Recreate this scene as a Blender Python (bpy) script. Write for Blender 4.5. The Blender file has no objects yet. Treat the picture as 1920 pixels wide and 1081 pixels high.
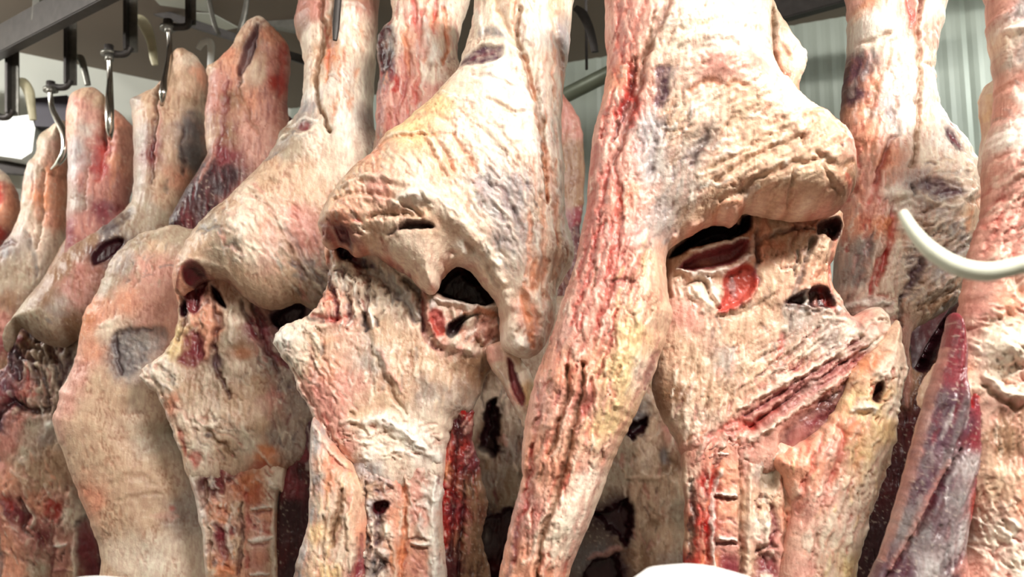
import bpy, math, random
import numpy as np
from mathutils import Vector, Matrix
C = bpy.context.scene.collection
W, H, F = 1920.0, 1081.0, 1650.0
# ---------------------------------------------------------------- camera
PITCH = math.radians(8)
CAM = np.array([0.0, 0.0, 1.9])
cd = bpy.data.cameras.new('camera'); cam = bpy.data.objects.new('camera', cd); C.objects.link(cam)
cam.location = CAM; cam.rotation_euler = (math.pi/2 + PITCH, 0, 0)
cd.sensor_width = 36; cd.lens = 36*F/W; cd.clip_start = .02
cd.dof.use_dof = True; cd.dof.focus_distance = 1.95; cd.dof.aperture_fstop = 3.5
bpy.context.scene.camera = cam
sc = bpy.context.scene
sc.view_settings.view_transform = 'Standard'; sc.view_settings.look = 'None'
sc.view_settings.exposure = 0.06; sc.view_settings.gamma = 1; sc.view_settings.use_curve_mapping = False
# ---------------------------------------------------------------- world and large lights
w = bpy.data.worlds.new('world'); sc.world = w; w.use_nodes = True
w.node_tree.nodes['Background'].inputs[0].default_value = (1, .96, .90, 1)
w.node_tree.nodes['Background'].inputs[1].default_value = .42
def area(name, loc, target, sx, sy, power, col):
    l = bpy.data.lights.new(name, 'AREA'); l.shape = 'RECTANGLE'; l.size = sx; l.size_y = sy; l.energy = power; l.color = col
    o = bpy.data.objects.new(name, l); C.objects.link(o); o.location = loc
    o.rotation_euler = (Vector(target)-Vector(loc)).to_track_quat('-Z', 'Y').to_euler()
    return o
LAMPS = [((1.2, -.15, 3.62), (.35, 1.9, 1.75), 1.25, .16, 146, (1, .97, .92)), ((-.9, .1, 3.62), (-.9, 2.6, 2.0), 1.25, .16, 19, (1, .95, .86)),
         ((-3.6, 2.4, 3.62), (-2.4, 4.4, 2.9), 1.25, .16, 85, (1, .98, .94)), ((2.4, 2.9, 3.62), (2.3, 3.3, 1.9), 1.25, .16, 26, (.95, 1, .97))]  # lamp aimed at the white wall is added, unseen, to brighten it
for _l in LAMPS: area('lamp_light', (_l[0][0], _l[0][1], 3.60), *_l[1:])
# ---------------------------------------------------------------- pixel to world
cp, sp = math.cos(PITCH), math.sin(PITCH)
def rays(px, py):
    x = (np.asarray(px, float)-W/2)/F; y = -(np.asarray(py, float)-H/2)/F
    return np.stack([x, cp - sp*y, sp + cp*y], -1)
def P(px, py, D):
    r = rays(px, py); r = r/r[..., 1:2] if r.ndim > 1 else r/r[1]
    return CAM + r*D
def V(px, py, D): return Vector(P(px, py, D))
# ---------------------------------------------------------------- noise
_rs = np.random.RandomState(7)
_ang = _rs.rand(256, 256)*2*np.pi
_gx, _gy = np.cos(_ang), np.sin(_ang)
def pn(x, y, seed=0):
    x = np.asarray(x, float) + seed*37.17; y = np.asarray(y, float) + seed*91.7
    xi = np.floor(x).astype(int); yi = np.floor(y).astype(int)
    fx = x-xi; fy = y-yi
    u = fx*fx*fx*(fx*(fx*6-15)+10); v = fy*fy*fy*(fy*(fy*6-15)+10)
    def g(i, j, a, b):
        i = i & 255; j = j & 255
        return _gx[i, j]*a + _gy[i, j]*b
    a = g(xi, yi, fx, fy); b = g(xi+1, yi, fx-1, fy); c = g(xi, yi+1, fx, fy-1); d = g(xi+1, yi+1, fx-1, fy-1)
    return ((a*(1-u)+b*u)*(1-v) + (c*(1-u)+d*u)*v)*1.5
def fbm(x, y, seed=0, o=4, g=.5):
    s = 0; a = 1; n = 0
    for k in range(o):
        s = s + a*pn(x*2**k, y*2**k, seed+k*3.1); n += a; a *= g
    return s/n
def ridged(x, y, seed=0, o=3):
    s = 0; a = 1; n = 0
    for k in range(o):
        s = s + a*(1-2*np.abs(pn(x*2**k, y*2**k, seed+k*5.3))); n += a; a *= .5
    return s/n
def spline(pts, n=8, closed=True):
    p = np.array(pts, float); m = len(p); out = []
    rng = range(m) if closed else range(m-1)
    for i in rng:
        if closed: a, b, c, d = p[(i-1) % m], p[i], p[(i+1) % m], p[(i+2) % m]
        else: a, b, c, d = p[max(i-1, 0)], p[i], p[i+1], p[min(i+2, m-1)]
        for k in range(n):
            t = k/n
            out.append(.5*((2*b)+(-a+c)*t+(2*a-5*b+4*c-d)*t*t+(-a+3*b-3*c+d)*t**3))
    if not closed: out.append(p[-1])
    return np.array(out)
def segdist(x, y, pts, closed=False):
    """distance to polyline; returns d, arclength fraction, nearest x, nearest y"""
    best = np.full(x.shape, 1e9); tt = np.zeros(x.shape); nx = np.zeros(x.shape); ny = np.zeros(x.shape)
    p = np.asarray(pts, float); q = np.roll(p, -1, 0) if closed else p[1:]
    n = len(q)
    for i in range(n):
        a = p[i]; b = q[i]; ab = b-a; l2 = ab@ab+1e-9
        t = np.clip(((x-a[0])*ab[0]+(y-a[1])*ab[1])/l2, 0, 1)
        cx = a[0]+t*ab[0]; cy = a[1]+t*ab[1]
        d = (x-cx)**2+(y-cy)**2
        m = d < best
        best[m] = d[m]; tt[m] = (i+t[m])/n; nx[m] = cx[m]; ny[m] = cy[m]
    return np.sqrt(best), tt, nx, ny
def inside(x, y, pts):
    p = np.asarray(pts, float); q = np.roll(p, -1, 0); c = np.zeros(x.shape, bool)
    for a, b in zip(p, q):
        if a[1] == b[1]: continue
        m = (a[1] > y) != (b[1] > y)
        xx = (b[0]-a[0])*(y-a[1])/(b[1]-a[1])+a[0]
        c ^= m & (x < xx)
    return c
def hexc(h):
    h = PAL.get(h, h).lstrip('#'); v = np.array([int(h[i:i+2], 16)/255 for i in (0, 2, 4)])
    return np.where(v <= .04045, v/12.92, ((v+.055)/1.055)**2.4)
PAL = dict(fat='#EBD5BE', cream='#F2E2CD', white='#F5EEE2', yel='#E8CA98', tan='#D6B598', pink='#DCA493', rose='#C78A7C', red='#B23A30',
           blood='#9E1712', dark='#4A1418', clot='#34141A', plum='#583B46', silver='#B3A9A6', slate='#77706F', grey='#AC9C90', orange='#D98A60',
           brown='#8E6B50', mus='#7E3038', bone='#E6D8CC', salmon='#E2A083', olive='#AE9C86')
# ---------------------------------------------------------------- materials
def flesh_material():
    m = bpy.data.materials.new('flesh'); m.use_nodes = True; nt = m.node_tree; N = nt.nodes; L = nt.links
    b = N['Principled BSDF']
    at = N.new('ShaderNodeAttribute'); at.attribute_name = 'Col'
    tc = N.new('ShaderNodeTexCoord')
    n1 = N.new('ShaderNodeTexNoise'); n1.inputs['Scale'].default_value = 55; n1.inputs['Detail'].default_value = 5; n1.inputs['Roughness'].default_value = .6
    mp = N.new('ShaderNodeMapping'); mp.inputs['Scale'].default_value = (1.6, 1.6, .55)
    L.new(tc.outputs['Object'], mp.inputs[0]); L.new(mp.outputs[0], n1.inputs['Vector'])
    n2 = N.new('ShaderNodeTexNoise'); n2.inputs['Scale'].default_value = 190; n2.inputs['Detail'].default_value = 3
    L.new(tc.outputs['Object'], n2.inputs['Vector'])
    mr = N.new('ShaderNodeMapRange'); mr.inputs['From Min'].default_value = .38; mr.inputs['From Max'].default_value = .62
    mr.inputs['To Min'].default_value = .80; mr.inputs['To Max'].default_value = 1.12
    L.new(n1.outputs['Fac'], mr.inputs['Value'])
    gm = N.new('ShaderNodeCombineColor')
    # fine mottling: green and blue vary more than red, as blood shows through thin fat
    pw = N.new('ShaderNodeMath'); pw.operation = 'POWER'; pw.inputs[1].default_value = .6
    L.new(mr.outputs[0], pw.inputs[0]); L.new(pw.outputs[0], gm.inputs[0]); L.new(mr.outputs[0], gm.inputs[1]); L.new(mr.outputs[0], gm.inputs[2])
    mx = N.new('ShaderNodeMix'); mx.data_type = 'RGBA'; mx.blend_type = 'MULTIPLY'; mx.inputs[0].default_value = 1; mx.clamp_result = True
    L.new(at.outputs['Color'], mx.inputs[6]); L.new(gm.outputs[0], mx.inputs[7]); L.new(mx.outputs[2], b.inputs['Base Color'])
    ad = N.new('ShaderNodeMath'); ad.operation = 'MULTIPLY_ADD'; ad.inputs[1].default_value = .6
    L.new(n2.outputs['Fac'], ad.inputs[0]); L.new(n1.outputs['Fac'], ad.inputs[2])
    bp = N.new('ShaderNodeBump'); bp.inputs['Strength'].default_value = .42; bp.inputs['Distance'].default_value = .004
    L.new(ad.outputs[0], bp.inputs['Height']); L.new(bp.outputs[0], b.inputs['Normal'])
    rr = N.new('ShaderNodeMapRange'); rr.inputs['To Min'].default_value = .52; rr.inputs['To Max'].default_value = .28
    L.new(at.outputs['Alpha'], rr.inputs['Value']); L.new(rr.outputs[0], b.inputs['Roughness'])
    b.inputs['Specular IOR Level'].default_value = .45
    return m
FLESH = flesh_material()
def mat(name, col, rough=.5, metal=0, noise=.15, scale=20, emit=0):
    m = bpy.data.materials.new(name); m.use_nodes = True; nt = m.node_tree; N = nt.nodes; L = nt.links; b = N['Principled BSDF']
    c = hexc(col)
    n = N.new('ShaderNodeTexNoise'); n.inputs['Scale'].default_value = scale; n.inputs['Detail'].default_value = 5
    tc = N.new('ShaderNodeTexCoord'); L.new(tc.outputs['Object'], n.inputs['Vector'])
    r = N.new('ShaderNodeMapRange'); r.inputs['To Min'].default_value = 1-noise*1.5; r.inputs['To Max'].default_value = 1+noise*1.5
    L.new(n.outputs['Fac'], r.inputs['Value'])
    v = N.new('ShaderNodeVectorMath'); v.operation = 'SCALE'; v.inputs[0].default_value = tuple(c)
    L.new(r.outputs[0], v.inputs['Scale']); L.new(v.outputs[0], b.inputs['Base Color'])
    b.inputs['Roughness'].default_value = rough; b.inputs['Metallic'].default_value = metal
    if emit:
        b.inputs['Emission Color'].default_value = (*c, 1); b.inputs['Emission Strength'].default_value = emit
    return m
# ---------------------------------------------------------------- object helpers
def tag(o, label, cat, group=None):
    o['label'] = label; o['category'] = cat
    if group: o['group'] = group
    return o
def thing(name, label, cat, loc, group=None):
    o = bpy.data.objects.new(name, None); C.objects.link(o); o.location = loc; o.empty_display_size = .05
    return tag(o, label, cat, group)
def link(name, me, m, parent=None):
    o = bpy.data.objects.new(name, me); C.objects.link(o); me.materials.append(m)
    if parent is not None:
        o.parent = parent; l = parent.location; pp = parent.parent
        off = Vector(l) if pp is None or parent.type == 'MESH' and False else Vector(l)
        while pp is not None: off = off + pp.location; pp = pp.parent
        me.transform(Matrix.Translation(-off))
    return o
def npmesh(name, co, quads):
    me = bpy.data.meshes.new(name); nv = len(co); nf = len(quads)
    me.vertices.add(nv); me.vertices.foreach_set('co', np.ascontiguousarray(co, np.float32).ravel())
    me.loops.add(nf*4); me.loops.foreach_set('vertex_index', quads.astype(np.int32).ravel())
    me.polygons.add(nf); me.polygons.foreach_set('loop_start', np.arange(0, nf*4, 4, dtype=np.int32))
    me.polygons.foreach_set('use_smooth', np.ones(nf, bool))
    me.update(calc_edges=True); me.validate()
    return me
def slab(name, parent, outline, D, yaw=0, T=.08, R=60, Tb=None, cols=(), ops=(), tex=(), step=2.5, warp=7, rag=2.0, seed=1,
         lean=0, anchor=None, label=None, wet=.4, lump=.006, fib=None, curve=None, pinch=1.0, crease=.55, hq=.5):
    """a fleshy solid: its outline stands on an upright plane at distance D, rounded to thickness T (front) and Tb (back),
       ops carve ridges, folds and cavities and lay the flesh colours, tex adds fibres and wrinkles"""
    ol = spline(outline, 6)
    ol = ol + rag*np.stack([fbm(ol[:, 0]/14, ol[:, 1]/14, seed+11, 3), fbm(ol[:, 0]/14, ol[:, 1]/14, seed+17, 3)], -1)*2
    x0, y0 = ol.min(0)-step*1.5; x1, y1 = ol.max(0)+step*1.5
    nx = int((x1-x0)/step)+2; ny = int((y1-y0)/step)+2
    X, Y = np.meshgrid(x0+np.arange(nx)*step, y0+np.arange(ny)*step)
    ins = inside(X, Y, ol)
    cell = ins[:-1, :-1] | ins[1:, :-1] | ins[1:, 1:] | ins[:-1, 1:]
    used = np.zeros(X.shape, bool)
    used[:-1, :-1] |= cell; used[1:, :-1] |= cell; used[1:, 1:] |= cell; used[:-1, 1:] |= cell
    idx = np.full(X.shape, -1); idx[used] = np.arange(used.sum())
    x = X[used]; y = Y[used]; inn = ins[used]
    d, _, cx, cy = segdist(x, y, ol, True)
    x = np.where(inn, x, cx); y = np.where(inn, y, cy); d = np.where(inn, d, 0)
    # boundary = used verts that are outside (snapped on the outline)
    m2 = D/F
    prof = np.sqrt(np.clip(1-(1-np.clip(d/R, 0, 1))**2, 0, 1))
    h = T*prof**pinch
    edge = np.clip(d/10, 0, 1)
    # colour base
    wx = x + warp*2.2*fbm(x/26, y/26, seed+1, 4) ; wy = y + warp*2.2*fbm(x/26, y/26, seed+2, 4)
    cs = np.array([(c[0], c[1]) for c in cols], float); cc = np.array([hexc(c[2]) for c in cols])
    wgt = 1/(((wx[:, None]-cs[:, 0])**2+(wy[:, None]-cs[:, 1])**2)**1.6+50)
    col = (wgt@cc)/wgt.sum(1)[:, None]
    gl = np.full(x.shape, wet)
    # broad lumps
    h = h + edge*lump*fbm(x/70, y/70, seed+5, 4)*1.6
    # textures
    tx = list(tex)
    if fib: tx.append(('fib', 0, 0, 1e6, 1e6)+tuple(fib))
    for t in tx:
        kind, tx0, ty0, rx, ry, ang, la, lc, hh, tcol, amt = t
        wgt = np.exp(-((((x-tx0)/rx)**2+((y-ty0)/ry)**2)**2))
        k = np.where(wgt > .01)[0]
        if not len(k): continue
        a = math.radians(ang); ca, sa = math.cos(a), math.sin(a)
        xx = x[k] + 9*fbm(x[k]/50, y[k]/50, seed+21, 2); yy = y[k] + 9*fbm(x[k]/50, y[k]/50, seed+23, 2)
        u = (xx*ca+yy*sa)/la; v = (-xx*sa+yy*ca)/lc
        sd = seed+len(kind)+abs(hash_(t)) % 50
        if kind == 'fib': n = fbm(u, v, sd, 4, .6)*1.5
        elif kind == 'wr': n = ridged(u*.7+.6*fbm(xx/30, yy/30, sd+9, 2), v*.9, sd, 2)*.75-.2; n = n+.35*fbm(u*2.2, v*1.7, sd+4, 3)
        else: n = fbm(u, v, sd, 2)*1.6
        h[k] += wgt[k]*edge[k]*hh*n*(.5 if kind == 'wr' else .7)
        g = np.clip((-n-.08)*2.6, 0, 1)*amt*wgt[k]
        col[k] = col[k]*(1-g[:, None])+hexc(tcol)*g[:, None]
    # small creases and blood flecks, running with the fibres
    fa = math.radians(fib[0] if fib else 90); xx = x + 8*fbm(x/35, y/35, seed+61, 3); yy = y + 8*fbm(x/35, y/35, seed+63, 3)
    u = (xx*math.cos(fa)+yy*math.sin(fa))/46; v = (-xx*math.sin(fa)+yy*math.cos(fa))/15
    n = 1-2*np.abs(fbm(u, v, seed+67, 3, .6)); where_ = np.clip(fbm(x/60, y/60, seed+71, 2)*2.2+.45, 0, 1)
    g = np.clip((n-.80)*6, 0, 1)*where_*edge
    h -= .0028*g; cr = hexc('rose')*.45+hexc('brown')*.55; a2 = (g*crease)[:, None]; col = col*(1-a2)+col*cr*a2*1.25
    n = fbm(x/5.5, y/5.5, seed+73, 2); g = np.clip((n-.34)*7, 0, 1)*where_*crease; a2 = (g*.7)[:, None]; col = col*(1-a2)+col*hexc('rose')*a2*1.1
    n = fbm(x/6.5, y/6.5, seed+77, 2); g = np.clip((n-.30)*6, 0, 1)*np.clip(1.1-where_, 0, 1)*.5; a2 = g[:, None]; col = col*(1-a2)+(col*.4+hexc('cream')*.6)*a2; h += .0016*g*edge
    # strokes, patches, cavities
    w2x = x + warp*fbm(x/22, y/22, seed+31, 3)*1.1; w2y = y + warp*fbm(x/22, y/22, seed+37, 3)*1.1
    for op in scraps(sorted(ops, key=lambda q_: q_[0] != 'q'), seed):
        k0 = op[0]
        if k0 == 'b':       # bump x y rx ry rot h [col amt]
            _, bx, by, rx, ry, rot, hh = op[:7]
            a = math.radians(rot); u = (x-bx)*math.cos(a)+(y-by)*math.sin(a); v = -(x-bx)*math.sin(a)+(y-by)*math.cos(a)
            g = np.exp(-((u/rx)**2+(v/ry)**2)); h += hh*g*np.clip(d/max(6, min(rx, ry, 40)*.5), 0, 1)
            if len(op) > 7:
                a2 = np.clip(g*1.5, 0, 1)*op[8]; col = col*(1-a2[:, None])+hexc(op[7])*a2[:, None]
        elif k0 == 's':     # stroke pts width col alpha h
            _, pts, wd, cl, al, hh = op[:6]
            pts = spline(pts, 5, False) if len(pts) > 2 else np.array(pts, float)
            lo = pts.min(0)-wd*3; hi = pts.max(0)+wd*3
            k = np.where((x > lo[0]) & (x < hi[0]) & (y > lo[1]) & (y < hi[1]))[0]
            if not len(k): continue
            dd, tt, _, _ = segdist(w2x[k], w2y[k], pts)
            ww = wd*(.55+.45*np.sin(np.clip(tt, .03, .97)*np.pi))
            g = np.exp(-(dd/ww)**2*1.2)
            h[k] += hh*g*edge[k]
            if cl:
                a2 = al*np.clip(g*1.6-.12, 0, 1)*(.8+.5*fbm(x[k]/9, y[k]/9, seed+41, 2)); a2 = np.clip(a2, 0, 1)
                col[k] = col[k]*(1-a2[:, None])+hexc(cl)*a2[:, None]
                if cl in WETC: gl[k] = np.maximum(gl[k], a2)
        elif k0 in 'ph':    # patch / hole: poly col alpha h soft
            _, pts, cl, al, hh, soft = op[:6]
            pts = spline(pts, 5, True)
            lo = pts.min(0)-soft*2-10; hi = pts.max(0)+soft*2+10
            k = np.where((x > lo[0]) & (x < hi[0]) & (y > lo[1]) & (y < hi[1]))[0]
            if not len(k): continue
            q = .7 if k0 == 'p' else hq
            xx = x[k]+(w2x[k]-x[k])*q; yy = y[k]+(w2y[k]-y[k])*q
            dd, _, _, _ = segdist(xx, yy, pts, True)
            sdn = np.where(inside(xx, yy, pts), dd, -dd)
            if k0 == 'p':
                g = np.clip(sdn/(2*soft)+.5, 0, 1); g = g*g*(3-2*g)
                a2 = np.clip(al*g*(.85+.5*fbm(x[k]/12, y[k]/12, seed+43, 3)), 0, 1)
            else:
                g = np.clip(sdn/soft, 0, 1); g = g*g*(3-2*g); a2 = np.clip(sdn/5+.6, 0, 1)*al
                rim = np.exp(-((sdn+5)/6)**2)*.002; h[k] += rim
            h[k] += hh*g*edge[k]
            if cl:
                col[k] = col[k]*(1-a2[:, None])+hexc(cl)*a2[:, None]
                if cl in WETC: gl[k] = np.maximum(gl[k], a2)
    h = np.where(inn, h, 0)
    # base plane
    if anchor is None: anchor = (x.mean(), min(max(y.mean(), 0), H))
    O = P(anchor[0], anchor[1], D)
    yw = math.radians(yaw); ln = math.radians(lean)
    n = np.array([math.sin(yw)*math.cos(ln), -math.cos(yw)*math.cos(ln), math.sin(ln)])
    r = rays(x, y); t = ((O-CAM)@n)/(r@n)
    B = CAM + r*t[:, None]
    if curve: B = B - n*(curve(x, y))[:, None]
    if Tb is None: Tb = T
    hb = Tb*prof*(1+.1*fbm(x/40, y/40, seed+51, 2))
    hb = np.where(inn, hb, 0)
    front = B + n*h[:, None]; nb = ~inn
    bi = np.arange(len(x)); k = np.where(inn)[0]; bi[k] = len(x)+np.arange(len(k))
    back = (B - n*np.maximum(hb, .004+0*hb)[:, None]*(1-0) )[k]
    # keep front before back
    fr = (front-B)@n; lim = -hb+.006
    low = fr < lim; low &= inn
    back_off = np.where(low, fr-.006, -hb)[k]
    back = B[k] + n*back_off[:, None]
    co = np.concatenate([front, back]); allcol = np.concatenate([col, col[k]]); allg = np.concatenate([gl, gl[k]])
    J, I = np.where(cell)
    q = np.stack([idx[J, I], idx[J+1, I], idx[J+1, I+1], idx[J, I+1]], -1)
    qb = bi[q][:, ::-1]
    keep = (~nb[q]).any(1)
    me = npmesh(name, co, np.concatenate([q[keep], qb[keep]]))
    ca = me.color_attributes.new('Col', 'FLOAT_COLOR', 'POINT')
    if len(me.vertices) == len(co):
        ca.data.foreach_set('color', np.concatenate([np.clip(allcol, 0, 1), allg[:, None]], 1).astype(np.float32).ravel())
    o = link(name, me, FLESH, parent)
    if label: o['label'] = label
    return o
def scraps(ops, seed):
    """'q' scatters small tags of fat, sinew and blood over an area, 'l' strings lobes of fat along a line"""
    rn = random.Random(seed*7+1); out = []
    for op in ops:
        if op[0] == 'q':
            _, cx, cy, rx, ry, ang, n, cl, ln, hh = op
            for i in range(n):
                r = math.sqrt(rn.random()); a = rn.random()*6.283; x = cx+rx*r*math.cos(a); y = cy+ry*r*math.sin(a)
                t = math.radians(ang+rn.gauss(0, 22 if ln < 30 else 9)); L = ln*rn.uniform(.4, 1.3); c = rn.choice(cl); b = rn.uniform(-.25, .25)*L
                dx, dy = math.cos(t)*L/2, math.sin(t)*L/2
                up = c in ('cream', 'white', 'bone', 'fat', 'pink', 'yel', 'tan', 'silver', 'salmon')
                out.append(('s', [(x-dx, y-dy), (x-dy/L*b, y+dx/L*b), (x+dx, y+dy)], rn.uniform(1.8, 4.0), c, rn.uniform(.3, .75), (hh if up else -hh*1.3)*rn.uniform(.3, .75)))
        elif op[0] == 'l':
            _, pts, n, sz, hh, cl = op; q = spline(pts, 12, False)
            for i in range(n):
                k = q[int(rn.random()*(len(q)-1))]; z = sz*rn.uniform(.5, 1.2)
                out.append(('b', k[0]+rn.gauss(0, sz*.3), k[1]+rn.gauss(0, sz*.3), z, z*rn.uniform(.6, 1), rn.uniform(0, 180), hh*rn.uniform(.4, 1), rn.choice(cl), .5))
        else: out.append(op)
    return out
WETC = {'red', 'blood', 'dark', 'clot', 'mus', 'plum'}
def hash_(t): return int(t[1]*13+t[2]*7+t[6]*5+t[7]*3)
# ================================================================ the room
CEIL = 3.72
def rawmesh(name, verts, faces, m, parent=None, smooth=False):
    me = bpy.data.meshes.new(name); me.from_pydata([tuple(v) for v in verts], [], faces); me.update()
    if smooth: me.polygons.foreach_set('use_smooth', [True]*len(me.polygons))
    return link(name, me, m, parent)
def boxv(a, b, w, h, up=Vector((0, 0, 1))):
    """bar of section w x h from a to b"""
    a = Vector(a); b = Vector(b); d = (b-a).normalized()
    s = d.cross(up); s = s.normalized() if s.length > 1e-3 else Vector((1, 0, 0)); u = s.cross(d)
    v = [p + s*(i*w/2) + u*(j*h/2) for p in (a, b) for i, j in ((-1, -1), (1, -1), (1, 1), (-1, 1))]
    f = [(0, 3, 2, 1), (4, 5, 6, 7), (0, 1, 5, 4), (1, 2, 6, 5), (2, 3, 7, 6), (3, 0, 4, 7)]
    return v, f
def bars(name, items, m, parent=None, bev=.002):
    import bmesh
    bm = bmesh.new()
    for it in items:
        v, f = boxv(*it); vs = [bm.verts.new(p) for p in v]
        for q in f: bm.faces.new([vs[i] for i in q])
    if bev: bmesh.ops.bevel(bm, geom=bm.edges[:], offset=bev, segments=2, affect='EDGES')
    me = bpy.data.meshes.new(name); bm.to_mesh(me); bm.free()
    return link(name, me, m, parent)
def tube(name, pts, rad, m, parent=None, n=12, sub=8, flat=1.0):
    p = spline(pts, sub, False) if len(pts) > 2 else np.array(pts, float)
    k = len(p); r = np.interp(np.linspace(0, 1, k), np.linspace(0, 1, len(rad)), rad) if hasattr(rad, '__len__') else np.full(k, rad)
    vs = []; up = Vector((.3, -1, .1)).normalized()
    for i in range(k):
        d = Vector(p[min(i+1, k-1)]-p[max(i-1, 0)]).normalized(); s = d.cross(up).normalized(); u = s.cross(d)
        for j in range(n):
            a = 2*math.pi*j/n; vs.append(Vector(p[i]) + (s*math.cos(a)+u*math.sin(a)*flat)*r[i])
    f = [(i*n+j, i*n+(j+1) % n, (i+1)*n+(j+1) % n, (i+1)*n+j) for i in range(k-1) for j in range(n)]
    f += [tuple(range(n))[::-1], tuple((k-1)*n+j for j in range(n))]
    return rawmesh(name, vs, f, m, parent, True)
M_WALLW = mat('white_wall_panel', '#DDE0D6', .5, 0, .06, 3)
M_CEIL = mat('ceiling_panel', '#86786C', .7, 0, .08, 2)
M_FLOOR = mat('wet_floor', '#7C746C', .35, 0, .2, 6)
M_IRON = mat('dark_rail_steel', '#3E3A38', .5, .5, .3, 30)
M_GALV = mat('galvanised_steel', '#77756E', .42, .7, .3, 40)
M_STEEL = mat('bright_steel', '#C9C6BF', .2, 1, .15, 40)
M_HORN = mat('cream_painted_metal', '#B9B294', .45, 0, .2, 30)
M_ROD = mat('pale_plastic', '#D8D9C6', .35, 0, .06, 12)
M_CASE = mat('white_casing', '#E4E6E2', .4, 0, .04, 8)
M_LAMP = mat('lamp_diffuser', '#FFF6E6', .5, 0, 0, 5, emit=6)
M_PIPE = mat('green_grey_pipe', '#69705F', .45, .2, .25, 12)
def ribbed(name, col):
    m = mat(name, col, .42, 0, .1, 4); nt = m.node_tree; N = nt.nodes; L = nt.links
    return m
M_RIB = ribbed('ribbed_wall_panel', '#98A096')
def wall(name, a, b, m, ribs=False, z1=None):
    a = Vector((*a, 0)); b = Vector((*b, 0)); d = b-a; n = max(1, int(d.length/.02)) if ribs else 1
    nrm = Vector((-d.y, d.x, 0)).normalized(); z1 = z1 or CEIL
    vs = []; fs = []
    for i in range(n+1):
        k = 0
        if ribs:
            q = i % 12; k = -.007 if q in (0,) else (.0025 if i % 3 == 1 else 0)
        p = a + d*(i/n) + nrm*k
        vs += [p, p+Vector((0, 0, z1)), p+nrm*-.1, p+nrm*-.1+Vector((0, 0, z1))]
    for i in range(n):
        o = i*4; fs += [(o, o+4, o+5, o+1), (o+2, o+3, o+7, o+6)]
        fs += [(o+1, o+5, o+7, o+3), (o, o+2, o+6, o+4)]
    fs += [(0, 1, 3, 2), (n*4, n*4+2, n*4+3, n*4+1)]
    o = rawmesh(name, vs, fs, m); o['kind'] = 'structure'; return o
c0 = (-5.98, 1.81); c1 = (-1.34, 5.13); c2 = (4.2, 2.72); c3 = (4.2, -2.0); c4 = (-5.98, -2.0)
wall('wall_left', c1, c0, M_WALLW); wall('wall_back', c2, c1, M_RIB, True); wall('wall_right', c3, c2, M_RIB); wall('wall_front', c4, c3, M_WALLW); wall('wall_side', c0, c4, M_WALLW)
def plate(name, z0, z1, m):
    cs = [c0, c1, c2, c3, c4]; cs = [(x*1.03, y*1.03) for x, y in cs]
    v = [(x, y, z) for z in (z0, z1) for x, y in cs]; n = 5
    o = rawmesh(name, v, [tuple(range(n)), tuple(range(2*n-1, n-1, -1))] + [(i, i+n, (i+1) % n+n, (i+1) % n) for i in range(n)], m); o['kind'] = 'structure'
plate('floor', -.1, 0, M_FLOOR); plate('ceiling', CEIL, CEIL+.1, M_CEIL)
# ceiling lamps, the white-wall one added unseen to brighten it
for (loc, tg, sx, sy, pw, cl), lb in zip(LAMPS, ('long ceiling lamp in front of the largest beef side', 'long ceiling lamp in front of the left row', 'added ceiling lamp out of view, brightening the white wall', 'long ceiling lamp close to the ribbed wall')):
    t = thing('ceiling_lamp', lb, 'lamp', loc)
    x, y, z = loc
    bars('lamp_body', [((x-.66, y, CEIL-.03), (x+.66, y, CEIL-.03), .2, .06)], M_CASE, t, .006)
    bars('tube', [((x-.62, y, z+.028), (x+.62, y, z+.028), .13, .02)], M_LAMP, t, .006)
# pale flat quads just below the ceiling
def cpanel(name, pts):
    q = []
    for x, y in pts:
        r = rays(x, y); k = (CEIL-.004-CAM[2])/r[2]; q.append(Vector(CAM+r*k))
    o = rawmesh(name, q+[v+Vector((0, 0, .004)) for v in q], [(0, 1, 2, 3), (7, 6, 5, 4), (0, 4, 5, 1), (1, 5, 6, 2), (2, 6, 7, 3), (3, 7, 4, 0)], M_WALLW); o['kind'] = 'structure'
cpanel('trim_2', [(262, -30), (385, -30), (398, 24), (300, 10)]); cpanel('trim_3', [(352, 24), (398, 26), (446, 52), (398, 62)])
# rails
def rail(label, a, b, w, h, m, parts=True):
    t = thing('overhead_rail', label, 'rail', (Vector(a)+Vector(b))/2)
    bars('beam', [(a, b, w, h)], m, t, .004)
    return t
a = V(150, 0, 3.15); b = V(0, 80, 3.54); d = (b-a)
b2 = b + d*1.2; a2 = a - d*6.3
tr = rail('thick dark overhead beam crossing the top left corner', a2, b2, .05, .13, M_IRON)
for k in (.05, .3, .55, .8, .97):
    q = a2.lerp(b2, k); bars('ceiling_bracket', [(q, Vector((q.x, q.y, CEIL)), .03, .05)], M_GALV, tr, .002)
# second, thinner rail behind the pointed leg
a = V(240, 5, 3.9); b = V(445, 72, 3.75)
rail('thin dark rail sloping right behind the hanging hooks at top left', a+(a-b)*.2, b+(b-a)*.8, .03, .035, M_IRON)
a = V(370, 12, 4.0); b = V(620, 62, 3.9)
rail('grey beam under the ceiling behind the pointed red-brown leg', a, b+(b-a)*.6, .05, .06, M_GALV)
t = thing('pipe', 'grey-green pipe running across the gap left of the largest beef side', 'pipe', V(1100, 158, 3.3))
a = V(1062, 178, 3.35); b = V(1145, 136, 3.2); d = b-a
tube('pipe_run', [a-d*2, b+d*2.5], .030, M_PIPE, t, 16)
bars('pipe_bracket', [(V(1100, 130, 3.29), V(1100, 130, 3.29)+Vector((0, 0, .9)), .01, .02)], M_IRON, t)
a = V(1450, 22, 3.4); b = V(1592, -18, 3.2); d = b-a
rail('dark beam at top right behind the hock of the largest side', a-d*1.5, b+d*2, .05, .1, M_IRON)
t = thing('wall_duct', 'white casing with a dark inset on the wall at the left edge', 'duct', V(20, 260, 4.0))
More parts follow.
